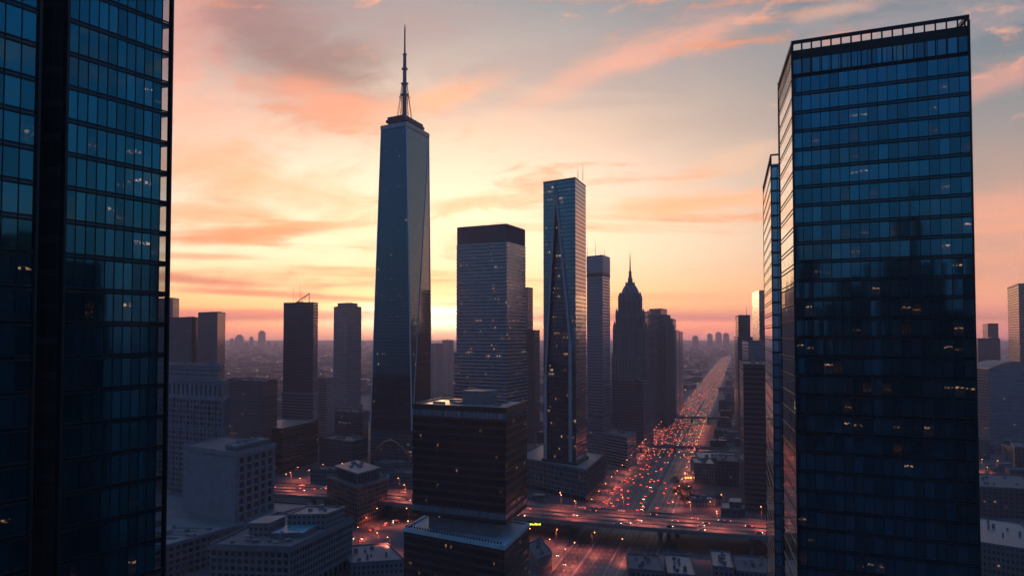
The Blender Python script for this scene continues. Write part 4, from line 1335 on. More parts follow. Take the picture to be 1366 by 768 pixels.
L5 = facade('brown_grid', 3.0, 3.6, (0.075, 0.055, 0.055), (0.035, 0.035, 0.04), (0.3, 0.7, 0.25, 0.8), 0.02, glass_metal=0.4, seed=105)
T5 = tower('brown_office_block', 'dark brown square office block between the stone building and the flat black box', 'office block', [(fp(300, 1140, 352, 1085, 371, 1130), 0, Zp(510, 1085))], L5, units=6, seed=24)
# tower with the rooftop aerials
L6 = facade('plain_dark_tower', 1.5, 3.8, (0.075, 0.06, 0.065), (0.055, 0.055, 0.065), (0.2, 0.8, 0.1, 0.6), 0.004, glass_metal=0.4, jitter=.05, seed=106)
six = fp(378, 1330, 418, 1300, 424, 1335)
T6 = tower('dark_office_tower', 'plain dark tower on a paler base with dish and aerials on its roof', 'office tower', [(six, 0, Zp(404, 1300))], L6, units=3, seed=25)
mb = MB(); mb.prism(inset(six, -1.0), 0, Zp(527, 1300)); mb.build('base_wall', facade('pale_bands', 40, 3.8, (0.17, 0.15, 0.155), (0.05, 0.05, 0.055), (0, 1, .4, .9), 0.01, glass_metal=0.4, seed=107), T6)
mb = MB(); mb.ring(inset(six, -1.8), Zp(527, 1300), Zp(524, 1300), 2.2); mb.build('base_cornice', M['stone_pale'], T6)
zr6 = Zp(404, 1300)
for px, h in ((390, 24), (399, 30), (401, 18), (394, 12), (411, 14)): antenna(T6, Xp(px, 1315), 1318, zr6, h, .28)
mb = MB(); xa, xb = Xp(394, 1315), Xp(412, 1315)
mb.tube((xa, 1316, zr6 + 1), (xb, 1316, zr6 + 13), .4, .4, 6); mb.tube((xa, 1319, zr6 + 1), (xb, 1319, zr6 + 13), .4, .4, 6); mb.tube((xb, 1316, zr6), (xb, 1316, zr6 + 13), .35, .35, 6); mb.tube((xa + 5, 1316, zr6), (xb - 3, 1316, zr6 + 9), .3, .3, 6)
for k in range(7):
    f = k / 6; mb.tube((xa + (xb - xa) * f, 1316, zr6 + 1 + 12 * f), (xa + (xb - xa) * f, 1319, zr6 + 1 + 12 * f), .25, .25, 5)
mb.build('rooftop_gantry', M['steel'], T6)
L7 = facade('mauve_tower', 1.7, 3.6, (0.22, 0.19, 0.20), (0.03, 0.03, 0.04), (0.22, 0.78, 0.2, 0.75), 0.006, glass_metal=0.4, seed=108)
s7 = fp(445, 1540, 463, 1500, 482, 1545); s7b = fp(450, 1538, 463, 1506, 477, 1543)
tower('notched_tower', 'mauve-grey tower with notched top corners, left of the spired skyscraper', 'office tower', [(s7, 0, Zp(409, 1500)), (s7b, Zp(409, 1500), Zp(404.5, 1500))], L7, units=2, trim=M['stone'], seed=26)
tower('narrow_block', 'narrow pale mid-height block between the aerial tower and the notched tower', 'office block', [(fp(420, 1400, 436, 1370, 445, 1400), 0, Zp(507, 1370))], L7, units=2, trim=M['stone'], seed=27)
tower('square_dark_block', 'squat dark block at the foot of the notched tower', 'office block', [(fp(447, 1270, 484, 1235, 492, 1270), 0, Zp(551, 1235))], L5, units=3, trim=M['stone'], seed=28)
T9p = [(Xp(317, 1133), 1133.0), (Xp(378, 1107), 1107.0), (Xp(425.5, 1211), 1211.0), (Xp(378, 1235), 1235.0)]
tower('flat_black_box', 'low black box building with a pale shining flat roof', 'warehouse', [(T9p, 0, 48)], BLK, roof='roof_pale', units=0, parapet=.6)
tower('low_dark_block', 'low dark block with many roof units, right of the flat black box', 'low building', [(fp(427, 1125, 470, 1085, 491, 1130), 0, Zp(590, 1085))], LOW[3], units=7, seed=29)

# pale mid-rise with pilasters
z11 = Zp(605, 703); z12 = 25.0
p11 = fp(247, 755, 317, 703, 368.5, 766)
T11 = thing('pale_midrise_block', 'pale mid-rise block with blank left wall and tall window bays on the right', 'office building', (*centre(p11)[:2], z12 - 4))
mb = MB(); mb.prism(inset(p11, .5), z12 - 4, z11 - 1.2, top=False); mb.wall(p11[0], p11[1], z12 - 4, z11 - 1); mb.wall(p11[2], p11[3], z12 - 4, z11 - 1); mb.wall(p11[3], p11[0], z12 - 4, z11 - 1); mb.build('wall', M['stone_pale'], T11)
GP2 = pane_glass('midrise_window', (0.05, 0.065, 0.08), 0.08, 0.7, 0.01, 0.5, 15.0)
a, b = p11[1], p11[2]; l = math.hypot(b[0] - a[0], b[1] - a[1])
gridwall(T11, a, b, z12 - 4, z11 - 3, 5, 8, M['stone_pale'], GP2, pw=0.36, sh=0.28, individual=True, edge=3.0)
mb = MB()
for k in range(6):
    t = 3.0 + (l - 6) * k / 5
    mb.along(a, b, t - 1.0, t + 1.0, 0.02, 0.7, z12 - 4, z11 - 3)
mb.build('pilaster', M['stone_pale'], T11)
mb = MB(); mb.ring(inset(p11, -1.0), z11 - 2.2, z11 - 1.2, 1.8); mb.ring(inset(p11, -.4), z11 - 1.2, z11 + .8, 1.0); mb.build('cornice', M['stone_pale'], T11)
mb = MB(); mb.face([(x, y, z11 - .2) for x, y in inset(p11, .4)]); mb.build('roof', M['roof'], T11)
mb = MB(); q = inset(p11, 4); a, b = Vector(q[1]), Vector(q[2]); c_ = Vector(q[0])
e2_ = (c_ - a).normalized()
pent = [a + (b - a) * .0, a + (b - a) * 1.0, a + (b - a) * 1.0 + e2_ * 14, a + e2_ * 14]
pent = [(v.x, v.y) for v in pent]
mb.prism(pent, z11 - .1, z11 + 4, top=False); mb.build('penthouse_wall', LOW[2], T11)
mb = MB(); mb.face([(x, y, z11 + 4) for x, y in pent]); mb.ring(inset(pent, -.4), z11 + 3.6, z11 + 4.5, .6); mb.build('penthouse_roof', M['stone_pale'], T11)
roof_units(T11, pent, z11 + 4, 9, 41, 1.6, 4)
# small marks on the blank wall
mb = MB(); a, b = p11[0], p11[1]; l = math.hypot(b[0] - a[0], b[1] - a[1])
for k in range(8): mb.along(a, b, l * .56, l * .56 + .9, -.3, .03, z12 + 1 + k * 4.1, z12 + 2.1 + k * 4.1)
mb.build('wall_vent', M['dark'], T11)
block(p11, 4)
# long low building it stands behind and on
p12 = [(-228, 585.0), (-151, 780.0), (-330, 850.0), (-400, 650.0)]
T12 = thing('long_low_building', 'long low flat-roofed building under the pale mid-rise block, bottom left', 'low building', centre(p12))
mb = MB(); mb.prism(inset(p12, .5), 0, z12 - 5, top=False); mb.build('inner_wall', M['dark'], T12)
gridwall(T12, p12[0], p12[1], 0, z12 - 4.5, 34, 5, M['stone'], GP2, individual=False)
gridwall(T12, p12[3], p12[0], 0, z12 - 4.5, 26, 5, M['stone'], GP2, individual=False, cell0=50)
mb = MB(); mb.ring(inset(p12, -1.0), z12 - 5.2, z12 - 3.0, 2.0); mb.build('cornice', M['stone'], T12)
mb = MB(); mb.face([(x, y, z12 - 4.1) for x, y in inset(p12, .8)]); mb.build('roof', M['roof_pale'], T12)
for (x, y, w, d, h, an) in ((-232, 640, 16, 9, 3, 1.2), (-225, 668, 10, 6, 2.2, 1.2), (-246, 690, 22, 12, 3.4, 1.2), (-262, 650, 12, 8, 2, 1.2), (-270, 700, 9, 18, 4.2, 1.2), (-215, 628, 5, 4, 1.5, 1.2), (-238, 622, 6, 3, 1.5, 1.2), (-205, 660, 4, 6, 1.6, 1.2)):
    mb = MB(); mb.box(x, y, z12 - 4.09, w, d, h, an); mb.box(x, y, z12 - 4.09 + h, w * .93, d * .9, .3, an); mb.build('roof_unit', M['unit'], T12)
mb = MB()
for k in range(6):
    mb.tube((-240 + k * 3, 632 + k * 11, z12 - 3.7), (-222 + k * 4, 628 + k * 12, z12 - 3.7), .3, .3, 6)
mb.build('roof_pipe', M['unit'], T12)
rq = random.Random(12)
for k in range(26):
    f, g_ = rq.uniform(.06, .9), rq.uniform(.04, .42)
    v = Vector(p12[0]) + (Vector(p12[1]) - Vector(p12[0])) * f + (Vector(p12[3]) - Vector(p12[0])) * g_
    if (v - Vector((-205, 740))).length < 48 or any((v - Vector(u_)).length < 12 for u_ in ((-232, 640), (-225, 668), (-246, 690))): continue
    mb = MB(); w, d, h = rq.uniform(1.2, 4.5), rq.uniform(1, 3), rq.uniform(.8, 2.4); mb.box(v.x, v.y, z12 - 4.09, w, d, h, 1.2)
    if k % 3 == 0: mb.tube((v.x, v.y, z12 - 4.09 + h), (v.x, v.y, z12 - 2.6 + h), .3, .3, 6)
    mb.build('roof_unit', M['unit'], T12)
for k in range(5):
    a = Vector(p12[0]) + (Vector(p12[1]) - Vector(p12[0])) * (.05 + .07 * k) + (Vector(p12[3]) - Vector(p12[0])) * .05
    b = a + (Vector(p12[3]) - Vector(p12[0])) * .4
    mb = MB(); mb.along((a.x, a.y), (b.x, b.y), 0, (b - a).length, -.5, .5, z12 - 4.0, z12 - 3.2); mb.build('roof_duct', M['unit'], T12)
block(p12, 0)

# grey block with rows of windows, bottom left centre
z13 = 30.7
p13 = [(Xp(283, 585), 585.0), (Xp(390, 578), 578.0), (Xp(472, 668), 668.0), (Xp(372, 690), 690.0)]
T13 = thing('grey_office_block', 'grey stone block with rows of windows and a teal skylight on its roof', 'office building', centre(p13))
mb = MB(); mb.prism(inset(p13, .5), 0, z13 - 2, top=False); mb.build('inner_wall', M['dark'], T13)
for z0_, n in ((0, 3), (z13 - 13.0, 3)):
    pass
gridwall(T13, p13[1], p13[2], 8, z13 - 2.2, 24, 5, M['stone'], GP2, pw=.36, sh=.40, individual=False)
gridwall(T13, p13[0], p13[1], 8, z13 - 2.2, 12, 5, M['stone'], GP2, pw=.36, sh=.40, individual=True, cell0=40)
gridwall(T13, p13[1], p13[2], 0, 7.2, 12, 1, M['stone'], GP2, pw=.3, sh=.3, individual=True, cell0=70)
gridwall(T13, p13[0], p13[1], 0, 7.2, 6, 1, M['stone'], GP2, pw=.3, sh=.3, individual=True, cell0=90)
mb = MB(); mb.wall(p13[2], p13[3], 0, z13 - 2); mb.wall(p13[3], p13[0], 0, z13 - 2); mb.build('rear_wall', M['stone'], T13)
mb = MB(); mb.ring(inset(p13, -1.3), z13 - 2.2, z13 - 1.2, 2.4); mb.ring(inset(p13, -.8), z13 - 1.2, z13 - .2, 1.6); mb.ring(inset(p13, -.3), z13 - .2, z13 + .9, .9); mb.ring(inset(p13, -.7), 7.2, 8, 1.2); mb.build('cornice', M['stone'], T13)
mb = MB(); mb.face([(x, y, z13 - .4) for x, y in inset(p13, .5)]); mb.build('roof', M['roof'], T13)
a = Vector(p13[1]); ex = Vector(p13[0]) - a; ey = Vector(p13[2]) - a


def r13(s, t): v = a + ex * s + ey * t; return (v.x, v.y)


tealp = [r13(.50, .28), r13(.12, .33), r13(.16, .60), r13(.54, .56)]
mb = MB(); mb.prism(tealp, z13 - .39, z13 + 2.6, 0, 1); mb.build('skylight', [M['stone'], M['roof_teal']], T13)
up = [r13(.55, .58), r13(.08, .63), r13(.06, .93), r13(.60, .93)]
mb = MB(); mb.prism(up, z13 - .38, z13 + 8.5, top=False); mb.build('upper_wall', LOW[2], T13)
mb = MB(); mb.face([(x, y, z13 + 8.0) for x, y in up]); mb.ring(inset(up, -.4), z13 + 7.8, z13 + 9.0, .8); mb.build('upper_roof', M['roof_pale'], T13)
roof_units(T13, ccw(up), z13 + 8.0, 4, 51, 2, 4)
pv = [r13(.84, .34), r13(.60, .36), r13(.62, .62), r13(.86, .60)]
mb = MB(); mb.prism(pv, z13 - .37, z13 + 6.5, top=False); mb.build('pavilion_wall', LOW[2], T13)
mb = MB(); mb.prism(inset(pv, -.7), z13 + 6.5, z13 + 7.2, bottom=True); mb.build('pavilion_roof', M['roof_pale'], T13)
for k, (s_, t_) in enumerate(((.84, .12), (.7, .17), (.55, .13), (.3, .13), (.2, .2), (.75, .24), (.42, .17))):
    q = r13(s_, t_); mb = MB(); mb.box(q[0], q[1], z13 - .39, 2.5 + k % 3, 2.2 + k % 2, 1.2 + .4 * (k % 3), .5); mb.build('roof_unit', M['unit'], T13)
block(p13, 2)

# red brick block with colonnaded penthouse
p14 = fp(438, 860, 478, 800, 518, 852)
z14 = Zp(650, 800)
tk = [r13(.30, .22), r13(.9, .5)]
for q in tk:
    mb = MB()
    for a in range(4): mb.tube((q[0] + 1.2 * math.cos(a * 1.57), q[1] + 1.2 * math.sin(a * 1.57), z13 - .4), (q[0] + 1.2 * math.cos(a * 1.57), q[1] + 1.2 * math.sin(a * 1.57), z13 + 1.6), .12, .12, 5)
    mb.lathe(q[0], q[1], [(0, z13 + 1.6), (1.7, z13 + 1.6), (1.7, z13 + 4.2), (0, z13 + 5.4)], 10); mb.build('water_tank', M['unit'], T13)
T14 = thing('brick_block', 'brown brick block with a columned rooftop pavilion beside the slip road', 'apartment block', centre(p14))
mb = MB(); mb.prism(inset(p14, .5), 0, z14 - 1, top=False); mb.build('inner_wall', M['dark'], T14)
gridwall(T14, p14[0], p14[1], 0, z14 - 1, 12, 8, M['brick'], GP, individual=False); gridwall(T14, p14[1], p14[2], 0, z14 - 1, 12, 8, M['brick'], GP, individual=True, cell0=30)
mb = MB(); mb.wall(p14[2], p14[3], 0, z14 - 1); mb.wall(p14[3], p14[0], 0, z14 - 1); mb.build('rear_wall', M['brick'], T14)
mb = MB(); mb.ring(inset(p14, -.9), z14 - 1, z14 + .6, 1.6); mb.build('cornice', M['stone_brown'], T14)
mb = MB(); mb.face([(x, y, z14 - .3) for x, y in inset(p14, .6)]); mb.build('roof', M['roof'], T14)
pp14 = inset(p14, 6)
mb = MB(); mb.prism(inset(pp14, 1.5), z14 - .2, z14 + 8, top=False); mb.build('pavilion_wall', M['dark'], T14)
mb = MB()
for i in range(4):
    a, b = pp14[i], pp14[(i + 1) % 4]; l = math.hypot(b[0] - a[0], b[1] - a[1])
    for k in range(7):
        mb = MB(); mb.along(a, b, max(0, k * l / 7 - .5), min(l, k * l / 7 + .5), -.9, 0, z14 - .2, z14 + 8); mb.build('column', M['stone'], T14)
mb = MB(); mb.prism(inset(pp14, -.8), z14 + 8, z14 + 9.2, bottom=True); mb.build('pavilion_roof', M['roof_pale'], T14)
roof_units(T14, pp14, z14 + 9.2, 5, 61, 2, 4)
block(p14, 4)

# assorted low buildings near the camera side
near_low = [('low long roof at the very bottom, left of the black block', 452, 690, 470, 640, 541, 650, 8, 'roof_pale', 2),
            ('small low building at the bottom, right of the black base', 703, 690, 716, 640, 736, 660, 10, 'roof', 0),
            ('low building with mixed roofs below the overpass, by the slip road', 834, 668, 838, 625, 884, 618, 8, 'roof', 2),
            ('low L-shaped roof next to the mixed-roof building, below the overpass', 884, 676, 888, 622, 926, 616, 6, 'roof_pale', 0),
            ('low two-part building below the overpass at the foot of the right tower', 945, 674, 948, 628, 976, 622, 9, 'roof_pale', 2),
            ('low flat building touching the right tower below the overpass', 976, 668, 979, 624, 1030, 616, 7, 'roof', 0),
            ('low sheds between the spired skyscraper and the overpass', 492, 1010, 520, 985, 556, 1000, 12, 'roof_pale', 2),
            ('small shed with bright roof lights near the skyscraper base', 500, 1085, 515, 1065, 548, 1075, 16, 'roof_pale', 0),
            ('low ribbed building right of the large right tower', 1290, 930, 1300, 850, 1375, 835, 24, 'roof', 3),
            ('flat teal-grey roofed building at the lower right corner', 1275, 680, 1300, 590, 1395, 560, 31, 'roof_pale', 0),
            ('low dark block beside the road right of the large right tower', 1345, 1180, 1350, 1130, 1400, 1110, 26, 'roof', 3)]
for i, (lab, a, b, c, d, e, f, z, rf, k) in enumerate(near_low):
    tower('low_building', lab, 'low building', [(fp(a, b, c, d, e, f), 0, z)], LOW[k], roof=rf, trim=M['stone'], units=0, seed=70 + i, parapet=.9)
    roof_units(LASTT[0], fp(a, b, c, d, e, f), z, 7, 70 + i, .9, 2.6)

# right hand distance
R1 = facade('curved_top_glass', 1.6, 3.8, (0.08, 0.10, 0.13), (0.20, 0.34, 0.46), (0.04, 0.96, 0.15, 0.85), 0.006, glass_metal=0.9, glass_rough=0.1, jitter=.04, seed=121)
pr1 = fp(1288, 1380, 1318, 1310, 1385, 1360)
TR1 = tower('blue_glass_block', 'wide blue glass block with a gently arched roof at the right edge', 'office block', [(pr1, 0, Zp(492, 1310))], R1, units=0, trim=M['steel'])
mb = MB(); a, b = Vector(pr1[1]), Vector(pr1[2]); dep = Vector(pr1[0]) - a; n = 14
zz = Zp(492, 1310)
for k in range(n):
    f0, f1 = k / n, (k + 1) / n
    h0_, h1_ = 9 * math.sin(math.pi * f0), 9 * math.sin(math.pi * f1)
    q0_, q1_ = a + (b - a) * f0, a + (b - a) * f1
    mb.face([(q0_.x, q0_.y, zz + h0_), (q1_.x, q1_.y, zz + h1_), (q1_.x + dep.x, q1_.y + dep.y, zz + h1_), (q0_.x + dep.x, q0_.y + dep.y, zz + h0_)])
    mb.face([(q0_.x, q0_.y, zz), (q1_.x, q1_.y, zz), (q1_.x, q1_.y, zz + h1_), (q0_.x, q0_.y, zz + h0_)])
mb.build('arched_roof', M['steel'], TR1)
tower('warm_edged_tower', 'tall slab tower cut by the right edge, its left face warm', 'office tower', [(fp(1345, 1640, 1360, 1500, 1420, 1480), 0, Zp(379, 1500))],
      facade('warm_slab', 1.8, 3.8, (0.20, 0.15, 0.13), (0.30, 0.25, 0.24), (0.1, 0.9, 0.3, 0.85), 0.01, glass_metal=0.9, glass_rough=.15, seed=122), trim=M['stone'], units=0)
tower('distant_block', 'distant grey tower just right of the large right tower, taller of two', 'office tower', [(fp(1311, 2100, 1318, 2000, 1332, 1990), 0, Zp(432, 2000))], L1, units=1)
tower('distant_block', 'distant grey block just right of the large right tower, lower of two', 'office tower', [(fp(1296, 1900, 1304, 1850, 1334, 1840), 0, Zp(452, 1850))], L1, units=1)

# ================================================================== towers behind and beside the viewpoint (seen as reflections in the glass)
RB = [facade('reflected_wall_%d' % i, 2.4, 3.8, w, (0.05, 0.06, 0.07), (0.2, 0.8, 0.2, 0.8), .02, lit_s=.5, glass_metal=.5, seed=130 + i) for i, w in enumerate(((0.05, 0.05, 0.055), (0.08, 0.07, 0.07)))]


def mirror_pt(px, dist):
    """where a ray through column px lands after bouncing off the right tower's front"""
    v = Vector(((px - 683) / F, 1.0)).normalized()
    n = Vector((F1[1] - F0[1], -(F1[0] - F0[0]))).normalized()
    t = (Vector(F0).dot(n)) / v.dot(n)
    hit = v * t; r = v - n * (2 * v.dot(n))
    q = hit + r * dist
    return q, t + dist


for i, (pa, pb, py, dist, lab) in enumerate(((1068, 1092, 352, 1250, 'dark tower behind the viewpoint, mirrored at the left of the right tower front'),
                                             (1124, 1163, 374, 1400, 'broad dark tower behind the viewpoint, mirrored in the right tower front'),
                                             (1176, 1262, 357, 1150, 'widest dark tower behind the viewpoint with a mast, mirrored in the right tower front'),
                                             (1282, 1305, 350, 1300, 'narrow dark tower behind the viewpoint, mirrored at the right of the right tower front'),
                                             (1100, 1122, 402, 1500, 'lower dark block behind the viewpoint, mirrored between two towers'),
                                             (1262, 1284, 415, 1600, 'lowest dark block behind the viewpoint, mirrored beside the widest tower'))):
    q, tot = mirror_pt((pa + pb) / 2, dist)
    qa, _ = mirror_pt(pa, dist); qb, _ = mirror_pt(pb, dist)
    w = (qb - qa).length; h = 150 + (445 - py) / F * tot
    ang = math.atan2(qb.y - qa.y, qb.x - qa.x)
    pts = sq((q.x, q.y), w, w * .8, ang)
    Tm = tower('office_tower', lab, 'office tower', [(pts, 0, h)], RB[i % 2], units=2, seed=200 + i, block_it=False)
    if i == 2:
        mb = MB(); mb.lathe(q.x, q.y, [(8, h), (6.5, h + 30), (9, h + 32), (9, h + 50), (5.2, h + 56), (3.6, h + 80), (0, h + 96)], 10); mb.build('mast', M['steel'], Tm)
for i, (x, y, w, h) in enumerate(((430, 270, 60, 190), (560, 420, 70, 205), (600, 250, 80, 175), (380, 400, 40, 182), (700, 330, 50, 230), (260, 60, 60, 140), (-300, -350, 90, 150), (150, -420, 80, 170))):
    tower('office_tower', ('dark office tower beyond the right frame edge, mirrored in the left glass tower' if x > 200 else 'dark office tower behind the viewpoint'), 'office tower', [(sq((x, y), w, w * .8, .3 * i), 0, h)], RB[i % 2], units=0, group='office towers out of frame around the viewpoint', block_it=False)

# ================================================================== low-rise city
GEN = []
rr = random.Random(99)
made = 0
OVB = [(p[0], p[1]) for p in OV]


def clear(x, y, r):
    if abs((x - AV0[0] - AVS * (y - AV0[1])) / AVL) < 43 + r: return False
    if any((x - bx) ** 2 + (y - by) ** 2 < (r + br) ** 2 for bx, by, br in BLOCKED): return False
    if y < 1100 and any((x - bx) ** 2 + (y - by) ** 2 < (r + 36) ** 2 for bx, by in OVB): return False
    if any(abs(y - c) < r + 8 for c in (1105, 1330, 1720, 2200)): return False
    px = 683 + F * x / y
    return -40 < px < 1420


lowmesh = []
for v in range(10):
    rv = random.Random(300 + v)
    w, d, h = rv.uniform(18, 38), rv.uniform(16, 34), rv.uniform(8, 26)
    m_ = MB(); m_.prism(sq((0, 0), w, d, 0), 0, h, 0, 1); m_.ring(inset(sq((0, 0), w, d, 0), -.1), h, h + 1, .5, 2)
    if v % 3 == 0: m_.prism(sq((w * .1, 0), w * .5, d * .6, 0), h, h + 5, 0, 1)
    for k in range(4): m_.box(rv.uniform(-.4, .4) * w, rv.uniform(-.4, .4) * d, h, rv.uniform(2, 4), rv.uniform(2, 4), rv.uniform(1, 2.5), 0, 2)
    lowmesh.append((m_.mesh('low_rise_block', [LOW[v % 4], M['roof_pale' if v % 2 == 1 else 'roof'], M['stone']]), math.hypot(w, d) / 2))
tries = 0
while made < 235 and tries < 9000:
    tries += 1
    y = rr.uniform(820, 2700); px = rr.choice((rr.uniform(215, 620), rr.uniform(60, 330), rr.uniform(690, 1010), rr.uniform(880, 1020), rr.uniform(1300, 1370)))
    x = (px - 683) / F * y
    v = rr.randrange(10); me, r = lowmesh[v]
    if not clear(x, y, r * .9): continue
    o = bpy.data.objects.new('low_rise_block', me); C.objects.link(o)
    o.location = (x, y, 0); o.rotation_euler = (0, 0, -math.atan(AVS) + rr.choice((0, math.pi / 2)))
    sc = rr.uniform(.85, 1.15)
    o.scale = (1, 1, sc)
    tag(o, 'small flat-roofed block in the hazy low-rise city between the towers', 'low building', 'low-rise blocks in the hazy city')
    BLOCKED.append((x, y, r)); made += 1

made = 0; tries = 0
while made < 60 and tries < 5000:
    tries += 1
    y = rr.uniform(880, 2300); t = rr.choice((1, 1, -1)) * rr.uniform(52, 150)
    x, y = av(t, y)
    v = rr.randrange(10); me, r = lowmesh[v]
    if not clear(x, y, r * .62): continue
    o = bpy.data.objects.new('low_rise_block', me); C.objects.link(o)
    o.location = (x, y, 0); o.rotation_euler = (0, 0, -math.atan(AVS) + rr.choice((0, math.pi / 2)))
    o.scale = (.8, .8, rr.uniform(.5, .8))
    tag(o, 'low flat-roofed building lining the avenue beyond the overpass', 'low building', 'low buildings lining the avenue')
    BLOCKED.append((x, y, r * .7)); made += 1

# far city: nobody could count it
mb = MB(); ml = MB()
rr = random.Random(5)
n = 0
while n < 6600:
    y = 2500 * math.exp(rr.uniform(0, 1.75)); px = rr.uniform(-60, 1480); x = (px - 683) / F * y
    if abs((x - AV0[0] - AVS * (y - AV0[1])) / AVL) < 48 and y < 6500: continue
    w = rr.uniform(12, 45); h = rr.choice((6, 8, 10, 14, 18)) * rr.uniform(.7, 1.3)
    if rr.random() < .02: h *= 2.4
    mb.box(x, y, 0, w, rr.uniform(12, 40), h, -.22 + rr.choice((0, 1.57)), rr.randrange(3), rr.choice((3, 4, 4)))
    if rr.random() < .35:
        mb.box(x + rr.uniform(-30, 30), y - 26, rr.uniform(4, 9), .9, .9, .9 + y / 9000, 0, 5)
    n += 1
dc = mb.build('distant_city', [LOW[0], LOW[1], LOW[3], M['roof'], M['roof_pale'], M['city_light']])
tag(dc, 'mass of tiny low buildings fading into pink haze at the horizon', 'city', kind='stuff')

# far towers standing out of it
FAR = facade('far_tower_wall', 3, 4, (0.12, 0.10, 0.11), (0.07, 0.07, 0.08), (.2, .8, .2, .8), .0, seed=140)
far = [(307, 312, 452, 6200), (314, 325, 449, 6000), (333, 338, 450, 6300), (345, 354, 443, 5900), (357, 361, 456, 6100), (366, 370, 458, 5600), (326, 332, 458, 5400),
       (944, 950, 446, 6500), (955, 962, 444, 6800), (965, 972, 445.5, 6300), (924, 931, 449, 5600)]
for i, (a, b, y, d) in enumerate(far):
    d *= 1.9
    w = (b - a) / F * d; pts = sq((Xp((a + b) / 2, d), d), w, w * .8, .1)
    
    m_ = MB(); m_.prism(pts, 0, Zp(y, d))
    c = centre(pts); m_.prism(inset(pts, w * .2), Zp(y, d), Zp(y, d) + w * .25)
    o = m_.build('far_tower', FAR)
    left = a < 500
    tag(o, 'tiny hazy tower on the horizon ' + ('left of the aerial tower' if left else 'beyond the end of the avenue'), 'tower', 'far towers on the left horizon' if left else 'far towers beyond the avenue')
tower('hazy_tower', 'hazy mid-distance tower right of the spired skyscraper, taller of the pair', 'tower', [(fp(590, 2450, 598, 2400, 605, 2450), 0, Zp(454, 2400))], L7, units=1, trim=M['stone'])
tower('hazy_tower', 'hazy mid-distance tower touching the spired skyscraper on its right, lower of the pair', 'tower', [(fp(574, 2250, 583, 2200, 592, 2250), 0, Zp(459, 2200))], L7, units=1, trim=M['stone'])

# ================================================================== small road bridges over the avenue
for lab, y, wd, z in (('nearer narrow road bridge crossing the avenue in the distance', 1300, 13, 8.5), ('farther narrow road bridge crossing the avenue in the distance', 1750, 14, 8.5)):
    Tt = thing('road_bridge', lab, 'bridge', (*av(0, y), 0))
    mb = MB(); a0, b0 = av(-75, y + 6), av(75, y - 4)
    d = Vector((b0[0] - a0[0], b0[1] - a0[1])); l = d.length
    mb.along(a0, b0, 0, l, 0, wd, z - 1.4, z); mb.build('deck', M['concrete'], Tt)
    for s_ in (0.0, wd - .4):
        mb = MB(); mb.along(a0, b0, 0, l, s_, s_ + .4, z + .003, z + 1.1); mb.build('parapet', M['concrete'], Tt)
    for t in (40, 82.2, l - 40):
        mb = MB(); mb.along(a0, b0, t - .8, t + .8, 2, wd - 2, 0, z - 1.4); mb.build('pier', M['concrete'], Tt)

# ================================================================== cars
def car_body():
    m_ = MB()
    prof = [(-2.2, .35), (-2.25, .75), (-2.1, .95), (-1.45, 1.0), (-1.0, 1.45), (.35, 1.47), (1.05, 1.02), (1.95, .9), (2.2, .7), (2.2, .35)]
    for sgn in (-1, 1):
        w = [0.88 if z < 1.1 else .68 for _, z in prof]
        pts = [(sgn * w[i], y, z) for i, (y, z) in enumerate(prof)]
        m_.face(pts if sgn < 0 else pts[::-1])
    for (y0, z0), (y1, z1) in zip(prof, prof[1:] + prof[:1]):
        w0 = .88 if z0 < 1.1 else .68; w1 = .88 if z1 < 1.1 else .68
        m_.face([(-w0, y0, z0), (w0, y0, z0), (w1, y1, z1), (-w1, y1, z1)][::-1])
    return m_


def car_glass():
    m_ = MB()
    m_.face([(-.6, -1.42, 1.04), (.6, -1.42, 1.04), (.58, -1.03, 1.41), (-.58, -1.03, 1.41)])
    m_.face([(.6, 1.02, 1.07), (-.6, 1.02, 1.07), (-.58, .42, 1.455), (.58, .42, 1.455)])
    for s_ in (-1, 1):
        q = [(s_ * .82, -1.3, 1.05), (s_ * .82, .85, 1.08), (s_ * .70, .35, 1.41), (s_ * .70, -.95, 1.40)]
        m_.face(q if s_ > 0 else q[::-1])
    return m_


def wheel(x, y):
    m_ = MB(); m_.tube((x - .12, y, .33), (x + .12, y, .33), .33, .33, 10); return m_


def lampq(x, y, z, w, h, back):
    m_ = MB(); m_.box(x, y, z, w, .10, h, 0); return m_


ME = {n: car_body().mesh('body', [M['car_' + n]]) for n, _ in CAR_COLS}
ME_g = car_glass().mesh('window', [M['car_glass']])
ME_w = [wheel(x, y).mesh('wheel', [M['rubber']]) for x in (-.8, .8) for y in (-1.4, 1.35)]
ME_t = [lampq(x, -2.27, .62, .42, .22, 1).mesh('tail_light', [M['tail']]) for x in (-.6, .6)]
ME_h = [lampq(x, 2.2, .58, .34, .20, 0).mesh('head_light', [M['head']]) for x in (-.6, .6)]


def far_car(col):
    m_ = car_body()
    for x in (-.55, .55): m_.box(x, -2.27, .62, .40, .10, .20, 0, 1); m_.box(x, 2.2, .58, .30, .10, .20, 0, 2)
    m_.box(0, -.35, 1.08, 1.42, 1.9, .3, 0, 3)
    for x in (-.8, .8):
        for y in (-1.4, 1.35): m_.tube((x - .12, y, .33), (x + .12, y, .33), .33, .33, 8, 3)
    return m_.mesh('car', [M['car_' + col], M['tail_far'], M['head_far'], M['car_glass']])


ME_far = {n: far_car(n) for n, _ in CAR_COLS}


def add(name, me, parent=None):
    o = bpy.data.objects.new(name, me); C.objects.link(o)
    if parent: o.parent = parent
    return o


proto = {}


